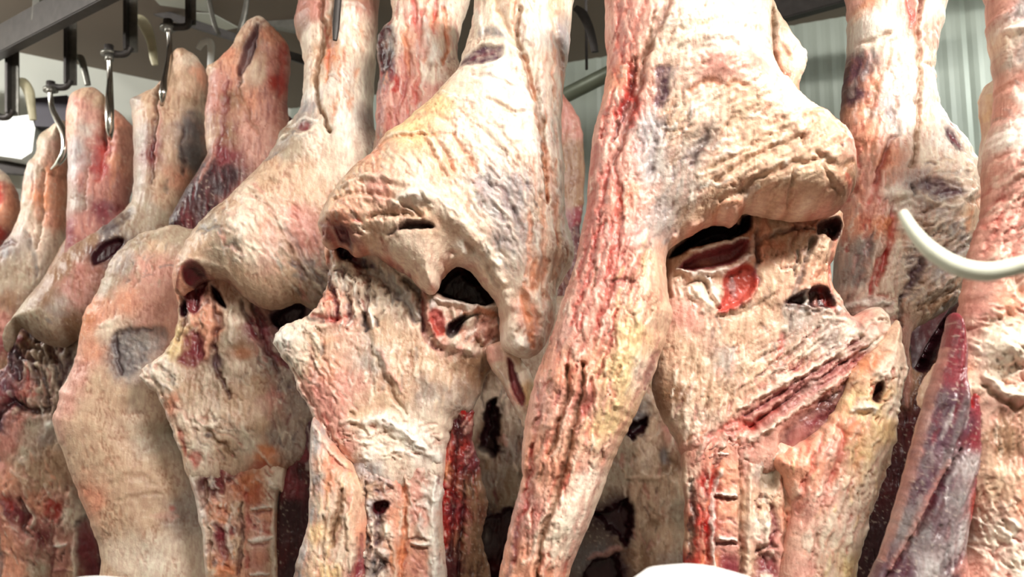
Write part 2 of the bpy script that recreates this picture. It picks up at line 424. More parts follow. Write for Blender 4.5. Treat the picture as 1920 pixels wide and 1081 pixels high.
def casing():
    pts = [(-140, 236), (0, 222), (58, 214), (66, 240), (60, 285), (40, 298), (0, 292), (-140, 280)]
    a = [V(x, y, 4.02) for x, y in pts]; b = [v+Vector((-.02, .12, 0)) for v in a]; n = len(a)
    rawmesh('casing', a+b, [tuple(range(n))[::-1], tuple(range(n, 2*n))]+[(i, (i+1) % n, (i+1) % n+n, i+n) for i in range(n)], M_CASE, t)
    pts = [(62, 184), (126, 178), (128, 232), (96, 238), (66, 236)]
    a = [V(x, y, 4.0) for x, y in pts]; b = [v+Vector((-.02, .12, 0)) for v in a]; n = len(a)
    rawmesh('dark_inset', a+b, [tuple(range(n))[::-1], tuple(range(n, 2*n))]+[(i, (i+1) % n, (i+1) % n+n, i+n) for i in range(n)], mat('dark_plastic', '#2E2833', .6), t)
casing()
bars('wall_dark_trim', [(V(-120, 305, 4.05), V(60, 318, 4.15), .03, .06)], M_IRON)  # dark metal rail bar below the white casing
bpy.data.objects['wall_dark_trim'].name = 'trim_1'; bpy.data.objects['trim_1']['kind'] = 'structure'
# hangers: flat strap coming off the rail, foot, bolt
def hanger(label, top, bot, foot, D, wpx, bolt=None, m=M_IRON):
    t = thing('rail_hanger', label, 'hanger', V(*bot, D), 'strap hangers on the rail')
    w_ = wpx*D/F
    bars('strap', [(V(*top, D), V(*bot, D), w_, .012)], m, t, .0015)
    bars('strap_flange', [(V(top[0]+wpx*.42, top[1], D)+Vector((0, .012, 0)), V(bot[0]+wpx*.42, bot[1], D)+Vector((0, .012, 0)), .010, .03)], M_GALV, t, .0015)
    if foot:
        tube('foot', [V(bot[0]+wpx*.3, bot[1]-8, D), V(bot[0]-2, bot[1]+4, D), V((bot[0]+foot[0])/2, bot[1]+6, D), V(*foot, D)], [.014, .014, .014, .017], M_IRON, t, 10, 6)
    if bolt:
        tube('bolt', [V(bolt[0], bolt[1]-10, D), V(bolt[0], bolt[1]+10, D)], .018, M_IRON, t, 8)
        tube('washer', [V(bolt[0], bolt[1]+2, D), V(bolt[0], bolt[1]+8, D)], .03, M_GALV, t, 16)
    return t
hanger('strap hanger holding the bright straight hook', (238, -60), (238, 96), (206, 100), 3.28, 24, (204, 95))
hanger('strap hanger holding the curved hook of the cream-green leg', (126, 40), (126, 158), (96, 162), 3.52, 20, (95, 163))
hanger('strap hanger nearest the left edge, with nothing on it', (17, 88), (17, 214), (-4, 218), 3.6, 22)
hanger('thin strap hanger above the two-lobed pale leg', (352, -60), (352, 45), (316, 50), 3.2, 14, (315, 47))
# hooks
def hook(label, pts, D, rad, m=M_STEEL):
    t = thing('meat_hook', label, 'hook', V(*pts[0], D), 'steel hooks holding the legs')
    P3 = [V(p[0], p[1], D+(p[2] if len(p) > 2 else 0)) for p in pts]
    tube('hook_rod', P3, rad, m, t, 14, 8)
    tube('collar', [V(pts[0][0], pts[0][1]-4, D), V(pts[0][0], pts[0][1]+6, D)], rad*1.8 if not hasattr(rad, '__len__') else rad[0]*1.8, M_GALV, t, 14)
    return t
hook('bright straight steel hook sunk in the pink leg at far left', [(205, 108), (206, 150), (205, 200, -.085), (206, 240, -.09), (207, 262, -.055)], 3.26, [.009, .011, .017, .015, .006])
hook('S-curved steel hook over the cream-green leg', [(94, 168), (97, 200), (108, 225, -.06), (120, 250, -.10), (122, 280, -.11), (112, 302, -.10), (96, 318, -.06)], 3.50, [.009, .011, .013, .015, .015, .013, .005])
hook('dark steel hook sunk in the two-lobed pale leg', [(316, 55), (318, 90), (314, 130, -.06), (306, 170, -.13), (305, 196, -.11)], 3.05, [.008, .010, .014, .014, .005])
# cream horn-shaped arms behind
def horn(label, pts, D, rad, m=M_HORN):
    t = tube('rail_hook', [V(*p, D) for p in pts], rad, m, None, 12, 8, .5)
    tag(t, label, 'hook', 'curved hooks on the rails'); return t
horn('cream curved arm beside the strap of the bright hook', [(246, 34), (262, 36), (274, 52), (284, 80), (288, 108), (291, 122)], 3.42, [.012, .022, .024, .018, .016, .012])
horn('olive curved arm beside the empty strap at the left edge', [(26, 158), (42, 154), (54, 172), (58, 195), (62, 225)], 3.64, [.012, .022, .022, .018, .014])
horn('thin olive curved arm beside the strap left of the bright hook', [(134, 112), (150, 108), (158, 130), (165, 160)], 3.6, [.01, .016, .014, .012], M_GALV)
horn('small white inverted U-shaped arm left of the pointed leg', [(372, 92), (380, 80), (392, 78), (396, 90), (394, 126)], 3.4, [.010, .014, .016, .014, .012], M_CASE)
horn('dark curved arm in the gap left of the largest side', [(1078, 14), (1092, 26), (1104, 50), (1112, 78), (1116, 98)], 3.0, [.012, .02, .018, .016, .014], M_IRON)
horn('grey V-shaped arm hanging at the top, left stroke', [(384, -40), (394, 10), (402, 45), (412, 66)], 3.5, [.008, .010, .010, .008], M_GALV)
horn('grey V-shaped arm hanging at the top, right stroke', [(468, -40), (460, 20), (452, 50), (444, 74)], 3.5, [.008, .012, .012, .008], M_GALV)
horn('dark hook shank in the slit between the two pale leg strands', [(640, -60), (634, 0), (630, 50), (628, 76)], 2.33, [.01, .010, .010, .006], M_IRON)
# pale curved rod close to the camera
t = tube('curved_rod', [V(1692, 398, .98), V(1712, 432, .97), V(1744, 468, .96), V(1790, 497, .95), V(1845, 509, .94), V(1900, 500, .93), V(1960, 480, .92), V(2060, 400, .92), V(2120, 200, .95), Vector((.68, 1.0, 3.0)), Vector((.68, 1.0, 3.72))],
         [.0055, .0075, .0095, .0105, .0105, .0095, .0095, .0095, .0095, .0095, .0095], M_ROD, None, 16, 10)
tag(t, 'blurred off-white curved rod in front of everything at the right edge', 'rod')
# ================================================================ large beef side, right of centre
def side6():
    D = 1.72
    t = thing('side_of_beef', 'largest side of beef, its long red leg muscle running diagonally down the centre', 'meat', V(1300, -330, D), 'sides of beef on the rail')
    # --- outer body: leg, long muscle strip and the big round
    ol = [(1136,-80),(1133,-20),(1134,60),(1138,110),(1134,160),(1126,200),(1112,250),(1106,300),(1102,350),(1098,400),(1088,440),(1080,490),(1064,535),(1050,575),(1036,620),
          (1022,660),(1006,700),(994,745),(985,790),(979,850),(978,900),(964,950),(950,1010),(935,1085),(925,1180),(1045,1180),(1062,1100),(1076,1050),(1098,1000),(1128,925),(1150,862),(1180,800),
          (1200,760),(1224,705),(1243,652),(1254,615),(1262,590),(1254,560),(1250,520),(1250,480),(1262,462),(1300,438),(1342,420),(1374,424),(1396,400),(1440,406),(1485,414),(1530,410),
          (1566,400),(1590,372),(1602,335),(1594,290),(1582,262),(1560,240),(1526,214),(1498,192),(1478,168),(1462,150),(1450,118),(1446,60),(1442,0),(1438,-80)]
    cols = [(1150,0,'rose'),(1180,60,'pink'),(1150,120,'pink'),(1160,170,'salmon'),(1220,20,'pink'),(1270,30,'cream'),(1330,20,'white'),(1400,40,'fat'),(1300,80,'cream'),(1260,120,'fat'),
            (1350,120,'white'),(1420,150,'cream'),(1180,230,'rose'),(1160,300,'pink'),(1120,330,'rose'),(1110,420,'rose'),(1210,280,'silver'),(1230,340,'grey'),(1260,260,'tan'),(1330,180,'pink'),(1400,170,'pink'),
            (1450,190,'cream'),(1500,230,'fat'),(1300,240,'fat'),(1380,240,'tan'),(1420,300,'tan'),(1540,260,'salmon'),(1570,300,'pink'),(1520,300,'tan'),(1500,350,'tan'),(1580,350,'brown'),
            (1430,380,'tan'),(1340,370,'tan'),(1280,380,'grey'),(1240,420,'grey'),(1300,420,'tan'),(1190,400,'salmon'),(1180,480,'pink'),(1120,480,'rose'),(1150,540,'rose'),(1220,520,'tan'),(1100,560,'pink'),
            (1070,620,'pink'),(1130,620,'pink'),(1180,640,'yel'),(1220,600,'tan'),(1160,700,'yel'),(1200,700,'fat'),(1060,700,'salmon'),(1010,740,'pink'),(1090,760,'pink'),(1140,790,'yel'),(1160,830,'tan'),
            (1010,860,'salmon'),(1060,880,'salmon'),(1100,900,'cream'),(1120,930,'fat'),(1000,960,'rose'),(1050,1000,'fat'),(980,1040,'salmon'),(1020,1070,'salmon'),(1080,960,'cream')]
    tex = [('fib', 1140, 120, 90, 260, 78, 90, 7, .007, 'red', .45),
           ('fib', 1110, 560, 130, 230, 108, 110, 8, .008, 'red', .55),
           ('fib', 1040, 900, 120, 260, 106, 150, 9, .007, 'red', .38),
           ('wr', 1400, 260, 150, 110, 155, 42, 17, .010, 'orange', .35),
           ('wr', 1330, 120, 130, 90, 165, 36, 14, .009, 'tan', .45),
           ('wr', 1500, 300, 120, 90, 150, 60, 18, .007, 'salmon', .35),
           ('fib', 1370, 360, 170, 70, 158, 90, 12, .006, 'brown', .35),
           ('fib', 1240, 330, 80, 160, 118, 60, 8, .004, 'slate', .45),
           ('wr', 1180, 620, 90, 180, 115, 50, 10, .006, 'rose', .35)]
    ops = [('b', 1530, 300, 75, 70, 20, .045), ('b', 1380, 200, 110, 90, 10, .035), ('b', 1470, 370, 110, 35, 5, .03), ('b', 1300, 80, 80, 120, 0, .03), ('b', 1230, 360, 50, 130, 0, -.015),
           ('b', 1110, 300, 30, 160, 8, .02), ('b', 1080, 620, 40, 160, 20, .02), ('b', 1180, 650, 40, 150, 20, .025), ('b', 1100, 930, 35, 140, 15, .02),
           # groove between leg muscle and round
           ('s', [(1252,-40),(1250,30),(1232,90),(1212,130),(1200,160),(1196,190),(1180,240),(1165,290),(1150,330)], 9, 'dark', .55, -.022),
           ('s', [(1222,70),(1210,120),(1204,150)], 5, 'brown', .7, -.008),
           ('s', [(1170,-40),(1160,30),(1165,90),(1155,160)], 10, 'red', .4, -.006),
           ('s', [(1205,40),(1190,90),(1172,150)], 7, 'red', .45, -.006),
           ('s', [(1180,150),(1182,185),(1172,215),(1155,240)], 9, 'blood', .85, -.012),
           ('s', [(1190,150),(1178,210),(1160,260),(1148,290)], 6, 'dark', .8, -.014),
           ('s', [(1168,195),(1190,225),(1180,270)], 9, 'red', .75, -.004),
           ('s', [(1150,190),(1135,240),(1128,280)], 5, 'red', .6, -.008),
           ('s', [(1118,290),(1116,315),(1112,340)], 7, 'blood', .9, -.008),
           ('s', [(1140,330),(1133,380),(1122,430)], 6, 'blood', .7, -.010),
           ('s', [(1112,360),(1106,420),(1100,470),(1085,530)], 7, 'red', .65, -.008),
           ('s', [(1150,340),(1160,400),(1150,470),(1140,530)], 7, 'red', .55, -.008),
           ('s', [(1125,440),(1110,510),(1090,570),(1075,620)], 6, 'red', .65, -.008),
           ('s', [(1160,460),(1148,540),(1130,600),(1110,660)], 7, 'red', .5, -.007),
           ('s', [(1215,470),(1190,530),(1160,580)], 5, 'brown', .5, -.007),
           ('s', [(1140,545),(1165,540),(1190,545)], 4, 'dark', .6, -.006),
           ('s', [(1155,590),(1140,660),(1120,720)], 5, 'red', .7, -.008),
           ('s', [(1195,620),(1175,690),(1160,760)], 12, 'yel', .8, .008),
           ('s', [(1160,620),(1162,660),(1150,700)], 8, 'yel', .6, .004),
           # purple marks on the thin cover
           ('p', [(1222,168),(1250,170),(1246,205),(1240,238),(1220,236),(1224,200)], 'plum', 1, -.005, 4),
           ('s', [(1236,172),(1232,235)], 3, 'clot', .6, -.003), ('s', [(1258,172),(1255,190)], 5, 'slate', .8, 0),
           ('p', [(1290,290),(1310,275),(1326,268),(1328,300),(1310,322),(1290,340),(1275,330),(1272,310)], 'slate', .7, -.004, 16),
           ('s', [(1312,285),(1300,310),(1288,332)], 9, 'clot', .75, -.004),
           ('s', [(1222,295),(1215,330),(1212,358)], 7, 'slate', .8, -.004), ('s', [(1218,338),(1210,350)], 6, 'clot', .8, -.004),
           ('p', [(1190,400),(1240,380),(1260,420),(1220,470),(1180,470)], 'silver', .45, 0, 20),
           ('p', [(1208,240),(1230,250),(1240,300),(1225,360),(1200,370),(1195,300)], 'silver', .6, 0, 14),
           ('p', [(1290,5),(1340,-20),(1380,10),(1360,30),(1330,40),(1300,30)], 'silver', .35, 0, 14),
           # rosy band over the round
           ('p', [(1315,158),(1395,152),(1400,172),(1350,185),(1300,200),(1285,212),(1290,195),(1310,175)], 'rose', .75, .004, 10),
           ('s', [(1280,215),(1300,205),(1330,205),(1380,212)], 8, 'orange', .5, -.006),
           ('s', [(1270,110),(1330,100),(1400,110)], 10, 'tan', .3, -.006), ('s', [(1265,135),(1320,125),(1380,140)], 9, 'fat', .3, .008),
           ('s', [(1300,165),(1310,175),(1318,165),(1308,155)], 4, 'rose', .5, -.004),
           # folds of the knob
           ('s', [(1480,260),(1500,250),(1530,238),(1560,250),(1580,275)], 10, 'orange', .6, .010),
           ('s', [(1500,330),(1520,345),(1545,350),(1570,330)], 8, 'brown', .5, -.010),
           ('s', [(1505,262),(1485,285),(1475,310)], 6, 'brown', .4, -.008),
           ('s', [(1540,312),(1545,314)], 4, 'clot', .9, -.008), ('s', [(1548,290),(1560,300)], 5, 'orange', .5, .003),
           ('s', [(1330,365),(1380,335),(1430,310),(1475,300)], 6, 'brown', .35, -.012),
           ('s', [(1320,345),(1370,320),(1420,290)], 5, 'brown', .3, -.008),
           ('s', [(1340,395),(1400,365),(1450,345),(1500,340)], 6, 'brown', .35, -.010),
           ('s', [(1460,355),(1462,390),(1470,412)], 4, 'brown', .5, -.010), ('s', [(1510,350),(1530,375),(1560,385)], 5, 'brown', .45, -.010),
           ('s', [(1560,360),(1575,372),(1590,378)], 8, 'red', .5, 0),
           ('s', [(1330,415),(1350,400),(1380,390)], 7, 'orange', .5, .004),
           # lip above the cavity
           ('s', [(1256,478),(1300,445),(1345,424),(1375,428)], 6, 'pink', .6, .012),
           ('s', [(1385,400),(1380,420),(1372,436)], 7, 'pink', .6, .012),
           # lower strip of diagonal muscle
           ('s', [(1070,690),(1068,740),(1050,800),(1035,850)], 6, 'brown', .75, -.018),
           ('s', [(1095,690),(1092,740),(1080,790),(1068,850),(1045,930),(1025,990),(1015,1050),(1010,1100)], 7, 'brown', .85, -.024),
           ('s', [(1110,720),(1108,745),(1095,780)], 9, 'blood', .75, -.010), ('b', 1102, 735, 9, 14, 0, .012, 'pink', .5),
           ('s', [(1005,830),(1000,880),(995,930),(980,980),(972,1040)], 8, 'blood', .75, -.012),
           ('s', [(1020,740),(1012,800),(1000,850)], 5, 'red', .5, -.006),
           ('s', [(975,980),(965,1040),(955,1090)], 6, 'plum', .6, 0),
           ('s', [(1232,640),(1190,745),(1140,850),(1100,960),(1066,1060)], 5, 'rose', .6, .004),
           ('s', [(1236,660),(1225,670),(1215,700),(1206,730)], 7, 'mus', .9, -.010),
           ('s', [(985,800),(980,880),(966,960),(945,1050)], 5, 'silver', .4, .004)]
    ops += [('s', [(1255,478),(1298,442),(1342,424),(1376,430),(1398,404)], 4, 'red', .6, 0), ('s', [(1500,410),(1566,402),(1592,374)], 6, 'red', .6, 0), ('s', [(1447,20),(1442,60),(1445,110),(1456,150)], 7, 'brown', .85, -.020), ('q', 1140, 330, 60, 330, 98, 110, ['red', 'blood', 'mus', 'pink', 'cream', 'rose'], 46, .004), ('q', 1080, 700, 80, 200, 105, 120, ['red', 'mus', 'cream', 'pink', 'brown', 'rose'], 40, .005),  # brown stroke down the right edge paints the dark cleft by the hock
            ('q', 1040, 950, 60, 130, 106, 60, ['red', 'brown', 'cream', 'pink', 'fat'], 50, .004), ('q', 1400, 270, 170, 120, 155, 120, ['brown', 'cream', 'fat', 'tan', 'salmon', 'white'], 30, .004), ('q', 1240, 330, 60, 140, 115, 60, ['slate', 'silver', 'cream', 'plum', 'grey'], 26, .003),
            ('q', 1330, 90, 110, 90, 170, 60, ['tan', 'white', 'pink', 'silver', 'brown'], 26, .004), ('l', [(1262,462),(1300,438),(1342,420),(1396,400),(1485,410),(1566,398)], 34, 11, .010, ['fat', 'cream', 'pink', 'salmon']), ('q', 1190, 600, 50, 150, 112, 60, ['rose', 'cream', 'yel', 'brown', 'fat'], 34, .004)]
    slab('outer_round', t, ol, D, yaw=-6, T=.115, R=95, cols=cols, tex=tex, ops=ops, seed=3, rag=1.6, fib=(100, 60, 8, .0025, 'rose', .25), anchor=(1200, 500))
    # --- hock flap at upper right
    slab('hock_tendon', t, [(1436,-70),(1450,0),(1478,50),(1500,82),(1512,96),(1511,125),(1500,152),(1497,190),(1500,215),(1470,215),(1452,160),(1440,110),(1436,60),(1425,-70)],
         D+.05, T=.02, R=30, cols=[(1460,40,'olive'),(1490,90,'fat'),(1500,110,'cream'),(1470,120,'salmon'),(1480,160,'salmon'),(1450,150,'brown')],
         ops=[('s', [(1448,20),(1440,70),(1446,120),(1458,160)], 8, 'brown', .9, -.02), ('s', [(1462,90),(1470,105),(1475,112)], 5, 'brown', .6, -.005), ('s', [(1500,95),(1508,120),(1498,150)], 5, 'cream', .6, .004)], seed=5,  # first brown stroke paints the dark gap between hock and round
         fib=(80, 60, 8, .002, 'brown', .2))
    # --- pelvis and inner thigh
    ol = [(1236,455),(1262,440),(1340,405),(1440,395),(1560,392),(1580,420),(1566,470),(1555,520),(1575,560),(1592,590),(1640,575),(1660,590),(1664,630),(1650,665),(1605,710),(1590,770),(1540,840),(1440,890),(1340,890),(1285,885),(1272,840),(1240,780),(1222,720),(1226,640)]
    cols = [(1260,470,'tan'),(1280,600,'pink'),(1270,660,'tan'),(1300,700,'tan'),(1330,740,'tan'),(1420,470,'salmon'),(1430,540,'tan'),(1440,600,'tan'),(1380,640,'tan'),(1450,430,'tan'),(1500,430,'salmon'),
            (1490,480,'tan'),(1540,470,'tan'),(1530,520,'salmon'),(1480,600,'grey'),(1540,640,'grey'),(1500,650,'tan'),(1590,640,'cream'),(1620,600,'pink'),(1650,620,'pink'),(1560,700,'pink'),(1600,680,'rose'),
            (1480,720,'pink'),(1440,740,'rose'),(1400,780,'rose'),(1360,760,'tan'),(1330,800,'fat'),(1300,850,'pink'),(1260,740,'brown'),(1280,790,'fat'),(1400,700,'tan'),(1350,680,'grey'),(1500,780,'pink'),(1360,840,'rose')]
    ops = [('h', [(1250,492),(1262,470),(1290,448),(1330,424),(1362,420),(1376,428),(1388,412),(1402,412),(1398,440),(1370,458),(1330,466),(1296,474),(1270,486)], 'clot', 1, -.09, 14),
           ('h', [(1268,508),(1300,484),(1350,470),(1392,458),(1396,478),(1376,498),(1330,512),(1290,514)], 'mus', .95, -.028, 12),
           ('s', [(1290,482),(1340,468),(1392,456)], 4, 'white', .8, .010), ('s', [(1264,516),(1320,520),(1370,512),(1400,480),(1404,450)], 7, 'bone', .85, .016),
           ('s', [(1290,525),(1320,535),(1336,560),(1340,580)], 7, 'white', .7, .012), ('b', 1320, 500, 14, 8, 0, .004, 'rose', .5),
           ('h', [(1350,525),(1380,505),(1405,510),(1410,535),(1398,560),(1375,580),(1350,592),(1335,585),(1350,560)], 'red', .9, -.010, 10),
           ('s', [(1365,530),(1368,560)], 9, 'silver', .6, .004), ('s', [(1410,515),(1405,550),(1385,575),(1340,592)], 5, 'red', .7, .010),
           ('b', 1300, 555, 22, 14, 20, .018, 'cream', .8), ('b', 1320, 580, 12, 12, 0, .012, 'fat', .8), ('s', [(1280,540),(1310,535),(1325,555)], 5, 'brown', .6, -.010),
           ('s', [(1245,480),(1242,520),(1250,560)], 8, 'brown', .7, -.012), ('s', [(1232,640),(1222,690),(1205,740)], 9, 'dark', .8, -.010), ('s', [(1345,600),(1390,590),(1440,560)], 5, 'brown', .5, -.006), ('s', [(1412,440),(1408,500),(1412,545)], 5, 'plum', .6, -.008), ('s', [(1550,430),(1548,490),(1552,560)], 7, 'mus', .7, -.010), ('s', [(1495,500),(1485,540),(1470,565)], 7, 'slate', .7, -.010),
           ('h', [(1515,455),(1522,430),(1540,420),(1565,416),(1572,430),(1566,452),(1545,460),(1530,452)], 'clot', 1, -.07, 10),
           ('h', [(1498,470),(1508,456),(1520,460),(1510,480),(1498,500)], 'slate', .9, -.03, 7),
           ('s', [(1410,500),(1415,470),(1440,450),(1480,440),(1510,440)], 6, 'plum', .65, -.014), ('s', [(1420,400),(1425,440),(1415,490)], 9, 'salmon', .6, .012),
           ('b', 1525, 480, 30, 35, 30, .025, 'tan', .5), ('b', 1450, 520, 35, 60, 10, .02), ('s', [(1560,440),(1555,480),(1550,520)], 6, 'red', .5, -.010),
           ('s', [(1535,500),(1520,530)], 4, 'brown', .7, -.008), ('s', [(1482,480),(1478,530)], 5, 'slate', .6, -.010),
           ('h', [(1458,575),(1475,560),(1500,550),(1530,540),(1548,550),(1556,580),(1520,582),(1490,578)], 'clot', .95, -.04, 9),
           ('s', [(1530,545),(1545,570),(1552,590)], 6, 'red', .7, 0), ('s', [(1504,550),(1506,590)], 5, 'bone', .9, .012), ('s', [(1525,560),(1520,585)], 5, 'rose', .6, .006),
           ('s', [(1462,580),(1520,588)], 6, 'slate', .7, -.006), ('s', [(1476,595),(1472,625)], 3, 'dark', .9, -.006),
           ('s', [(1450,640),(1462,630),(1455,655),(1448,672)], 6, 'red', .85, -.005), ('p', [(1455,600),(1550,595),(1555,650),(1480,670),(1455,640)], 'grey', .5, -.005, 14),
           ('s', [(1558,590),(1600,575),(1640,580)], 8, 'white', .7, .010), ('s', [(1555,575),(1585,588)], 3, 'brown', .7, -.006),
           # diagonal muscle band out to the right
           ('p', [(1430,740),(1500,690),(1570,650),(1640,600),(1660,620),(1620,680),(1540,750),(1440,830),(1300,850),(1310,790)], 'rose', .35, 0, 14),
           ('p', [(1400,790),(1480,735),(1560,680),(1620,625),(1640,640),(1570,705),(1490,770),(1420,815)], 'mus', .55, -.004, 12), ('s', [(1390,780),(1460,735),(1530,690),(1600,635)], 7, 'mus', .8, -.012), ('s', [(1400,800),(1480,740),(1560,690),(1630,640)], 5, 'dark', .55, -.012),
           ('s', [(1380,765),(1440,725),(1500,700),(1570,655)], 6, 'cream', .6, .010), ('s', [(1420,810),(1500,755),(1580,700)], 5, 'fat', .55, .010),
           ('s', [(1360,810),(1410,790),(1450,765)], 6, 'red', .55, -.008), ('b', 1625, 640, 22, 16, -40, .015, 'cream', .7), ('b', 1565, 665, 10, 8, 0, .01, 'cream', .7),
           ('s', [(1600,625),(1640,590),(1655,620)], 6, 'fat', .8, .010), ('s', [(1590,600),(1600,615),(1595,630)], 5, 'slate', .5, -.008),
           ('p', [(1462,800),(1500,770),(1545,740),(1580,712),(1572,760),(1530,810),(1480,850),(1456,852),(1450,830)], 'dark', .85, -.016, 8), ('p', [(1475,810),(1530,770),(1560,760),(1520,805),(1470,838)], 'mus', .7, 0, 10),
           ('p', [(1520,750),(1560,730),(1560,770),(1530,790)], 'clot', .4, 0, 10), ('p', [(1480,800),(1500,800),(1495,830),(1475,835)], 'rose', .4, 0, 8),
           ('s', [(1318,860),(1330,820),(1370,790),(1410,800)], 10, 'red', .7, -.010), ('s', [(1345,842),(1362,840)], 5, 'clot', .9, -.012), ('s', [(1345,846),(1366,846)], 3, 'white', .9, .006),
           ('s', [(1395,820),(1420,810),(1450,790)], 9, 'cream', .5, .012)]
    ops += [('q', 1540, 690, 130, 70, 143, 130, ['mus', 'dark', 'cream', 'red', 'pink', 'fat', 'mus'], 50, .006), ('q', 1330, 760, 80, 90, 105, 70, ['brown', 'cream', 'pink', 'mus', 'fat'], 30, .005), ('q', 1500, 480, 90, 60, 115, 70, ['dark', 'cream', 'salmon', 'mus', 'tan', 'brown'], 24, .007),
            ('q', 1320, 555, 60, 40, 60, 36, ['cream', 'rose', 'brown', 'white', 'silver'], 18, .006), ('q', 1430, 640, 120, 90, 100, 60, ['grey', 'brown', 'fat', 'slate', 'tan'], 24, .003), ('q', 1580, 590, 60, 30, 170, 40, ['white', 'rose', 'dark', 'cream', 'red'], 24, .006),
            ('l', [(1560,600),(1620,585),(1655,610),(1640,660)], 12, 12, .010, ['cream', 'fat', 'pink']), ('q', 1340, 840, 60, 40, 120, 40, ['red', 'blood', 'cream', 'orange', 'pink'], 22, .006)]
    tex = [('fib', 1340, 720, 110, 130, 100, 90, 11, .008, 'brown', .45), ('fib', 1520, 700, 150, 80, 146, 110, 7, .010, 'mus', .6), ('fib', 1430, 620, 120, 140, 100, 60, 9, .003, 'pink', .3), ('wr', 1500, 480, 80, 60, 120, 26, 12, .006, 'brown', .4)]
    slab('pelvic_cavity', t, ol, D+.09, yaw=-6, T=.06, R=50, cols=cols, tex=tex, ops=ops, seed=9, rag=2.5, fib=(100, 40, 9, .002, 'brown', .25), anchor=(1400, 600))
    # --- backbone sawn open
    ol = [(1278,850),(1310,812),(1360,800),(1400,815),(1455,820),(1500,850),(1520,950),(1515,1180),(1278,1180),(1280,1060),(1284,960)]
    cols = [(1290,900,'fat'),(1285,1000,'tan'),(1295,1060,'red'),(1320,900,'red'),(1318,980,'blood'),(1330,1060,'orange'),(1355,880,'salmon'),(1360,950,'salmon'),(1360,1010,'rose'),(1360,1060,'mus'),(1395,860,'pink'),
            (1395,950,'tan'),(1400,1040,'tan'),(1430,880,'grey'),(1430,940,'tan'),(1420,980,'cream'),(1440,1010,'rose'),(1430,1060,'mus'),(1470,880,'salmon'),(1475,960,'salmon'),(1470,1050,'pink'),(1500,900,'pink')]
    ops = [('s', [(1338,850),(1335,900),(1330,960),(1325,1030),(1320,1180)], 9, 'blood', .8, -.010), ('s', [(1292,900),(1296,960),(1292,1020),(1288,1090)], 7, 'clot', .85, -.014), ('s', [(1310,940),(1305,1010),(1300,1090)], 8, 'red', .8, -.004),
           ('s', [(1348,880),(1334,915),(1331,960),(1332,1090)], 4, 'bone', .85, .010), ('s', [(1340,922),(1373,924)], 4, 'white', 1, .010), ('s', [(1342,1003),(1375,1005)], 4, 'white', 1, .010),
           ('s', [(1338,930),(1376,932)], 4, 'mus', .7, -.008), ('s', [(1338,1012),(1376,1014)], 4, 'mus', .7, -.008),
           ('s', [(1384,860),(1382,940),(1384,1020),(1384,1120)], 5, 'brown', .6, -.012), ('s', [(1400,870),(1398,960),(1396,1040),(1396,1130)], 6, 'fat', .6, .010),
           ('h', [(1420,880),(1436,858),(1452,870),(1454,905),(1440,920),(1418,915)], 'olive', .8, -.014, 9),
           ('s', [(1425,960),(1430,990),(1422,1015)], 9, 'cream', .7, .006), ('s', [(1440,945),(1446,985),(1436,1010)], 7, 'mus', .8, -.010), ('s', [(1410,1030),(1430,1015),(1448,1020)], 6, 'dark', .6, -.01),
           ('p', [(1410,1035),(1440,1030),(1446,1055),(1425,1070),(1408,1060)], 'mus', .7, -.006, 8), ('s', [(1420,1070),(1435,1075)], 9, 'cream', .9, .008),
           ('s', [(1462,880),(1466,960),(1462,1060),(1464,1140)], 5, 'brown', .5, -.012), ('s', [(1490,850),(1488,920),(1484,1000)], 6, 'red', .4, -.008),
           ('p', [(1340,1040),(1376,1030),(1378,1080),(1340,1090)], 'mus', .75, 0, 10)]
    ops += [('q', 1430, 970, 24, 110, 90, 60, ['mus', 'cream', 'dark', 'grey', 'rose'], 16, .005), ('q', 1312, 980, 24, 120, 92, 50, ['blood', 'red', 'clot', 'orange', 'cream'], 30, .004), ('q', 1358, 960, 16, 100, 40, 30, ['rose', 'mus', 'salmon', 'pink'], 12, .003), ('q', 1480, 960, 24, 110, 92, 30, ['red', 'cream', 'salmon', 'brown'], 40, .004)]
    slab('backbone', t, ol, D+.082, yaw=-6, T=.045, R=26, cols=cols, ops=ops, tex=[('wr', 1430, 980, 40, 160, 90, 20, 9, .006, 'mus', .5), ('fib', 1310, 960, 40, 200, 92, 60, 6, .005, 'blood', .5)], seed=13, rag=3, anchor=(1400, 950), step=2.6)
    # --- flank with yellow fat on the right
    ol = [(1450,860),(1480,840),(1540,800),(1580,740),(1590,700),(1618,670),(1650,640),(1680,600),(1690,640),(1698,690),(1688,740),(1682,780),(1670,850),(1650,910),(1632,960),(1618,1010),(1606,1060),(1598,1180),(1460,1180),(1470,1020),(1480,940)]
    cols = [(1480,880,'salmon'),(1520,860,'salmon'),(1490,960,'pink'),(1500,1060,'pink'),(1550,840,'pink'),(1540,920,'pink'),(1545,1000,'fat'),(1550,1060,'fat'),(1580,800,'salmon'),(1600,760,'yel'),(1640,740,'yel'),
            (1600,850,'yel'),(1620,880,'fat'),(1580,940,'fat'),(1600,980,'cream'),(1570,1060,'yel'),(1650,800,'yel'),(1640,700,'cream'),(1670,700,'fat'),(1665,760,'cream'),(1650,860,'fat'),(1620,690,'orange')]
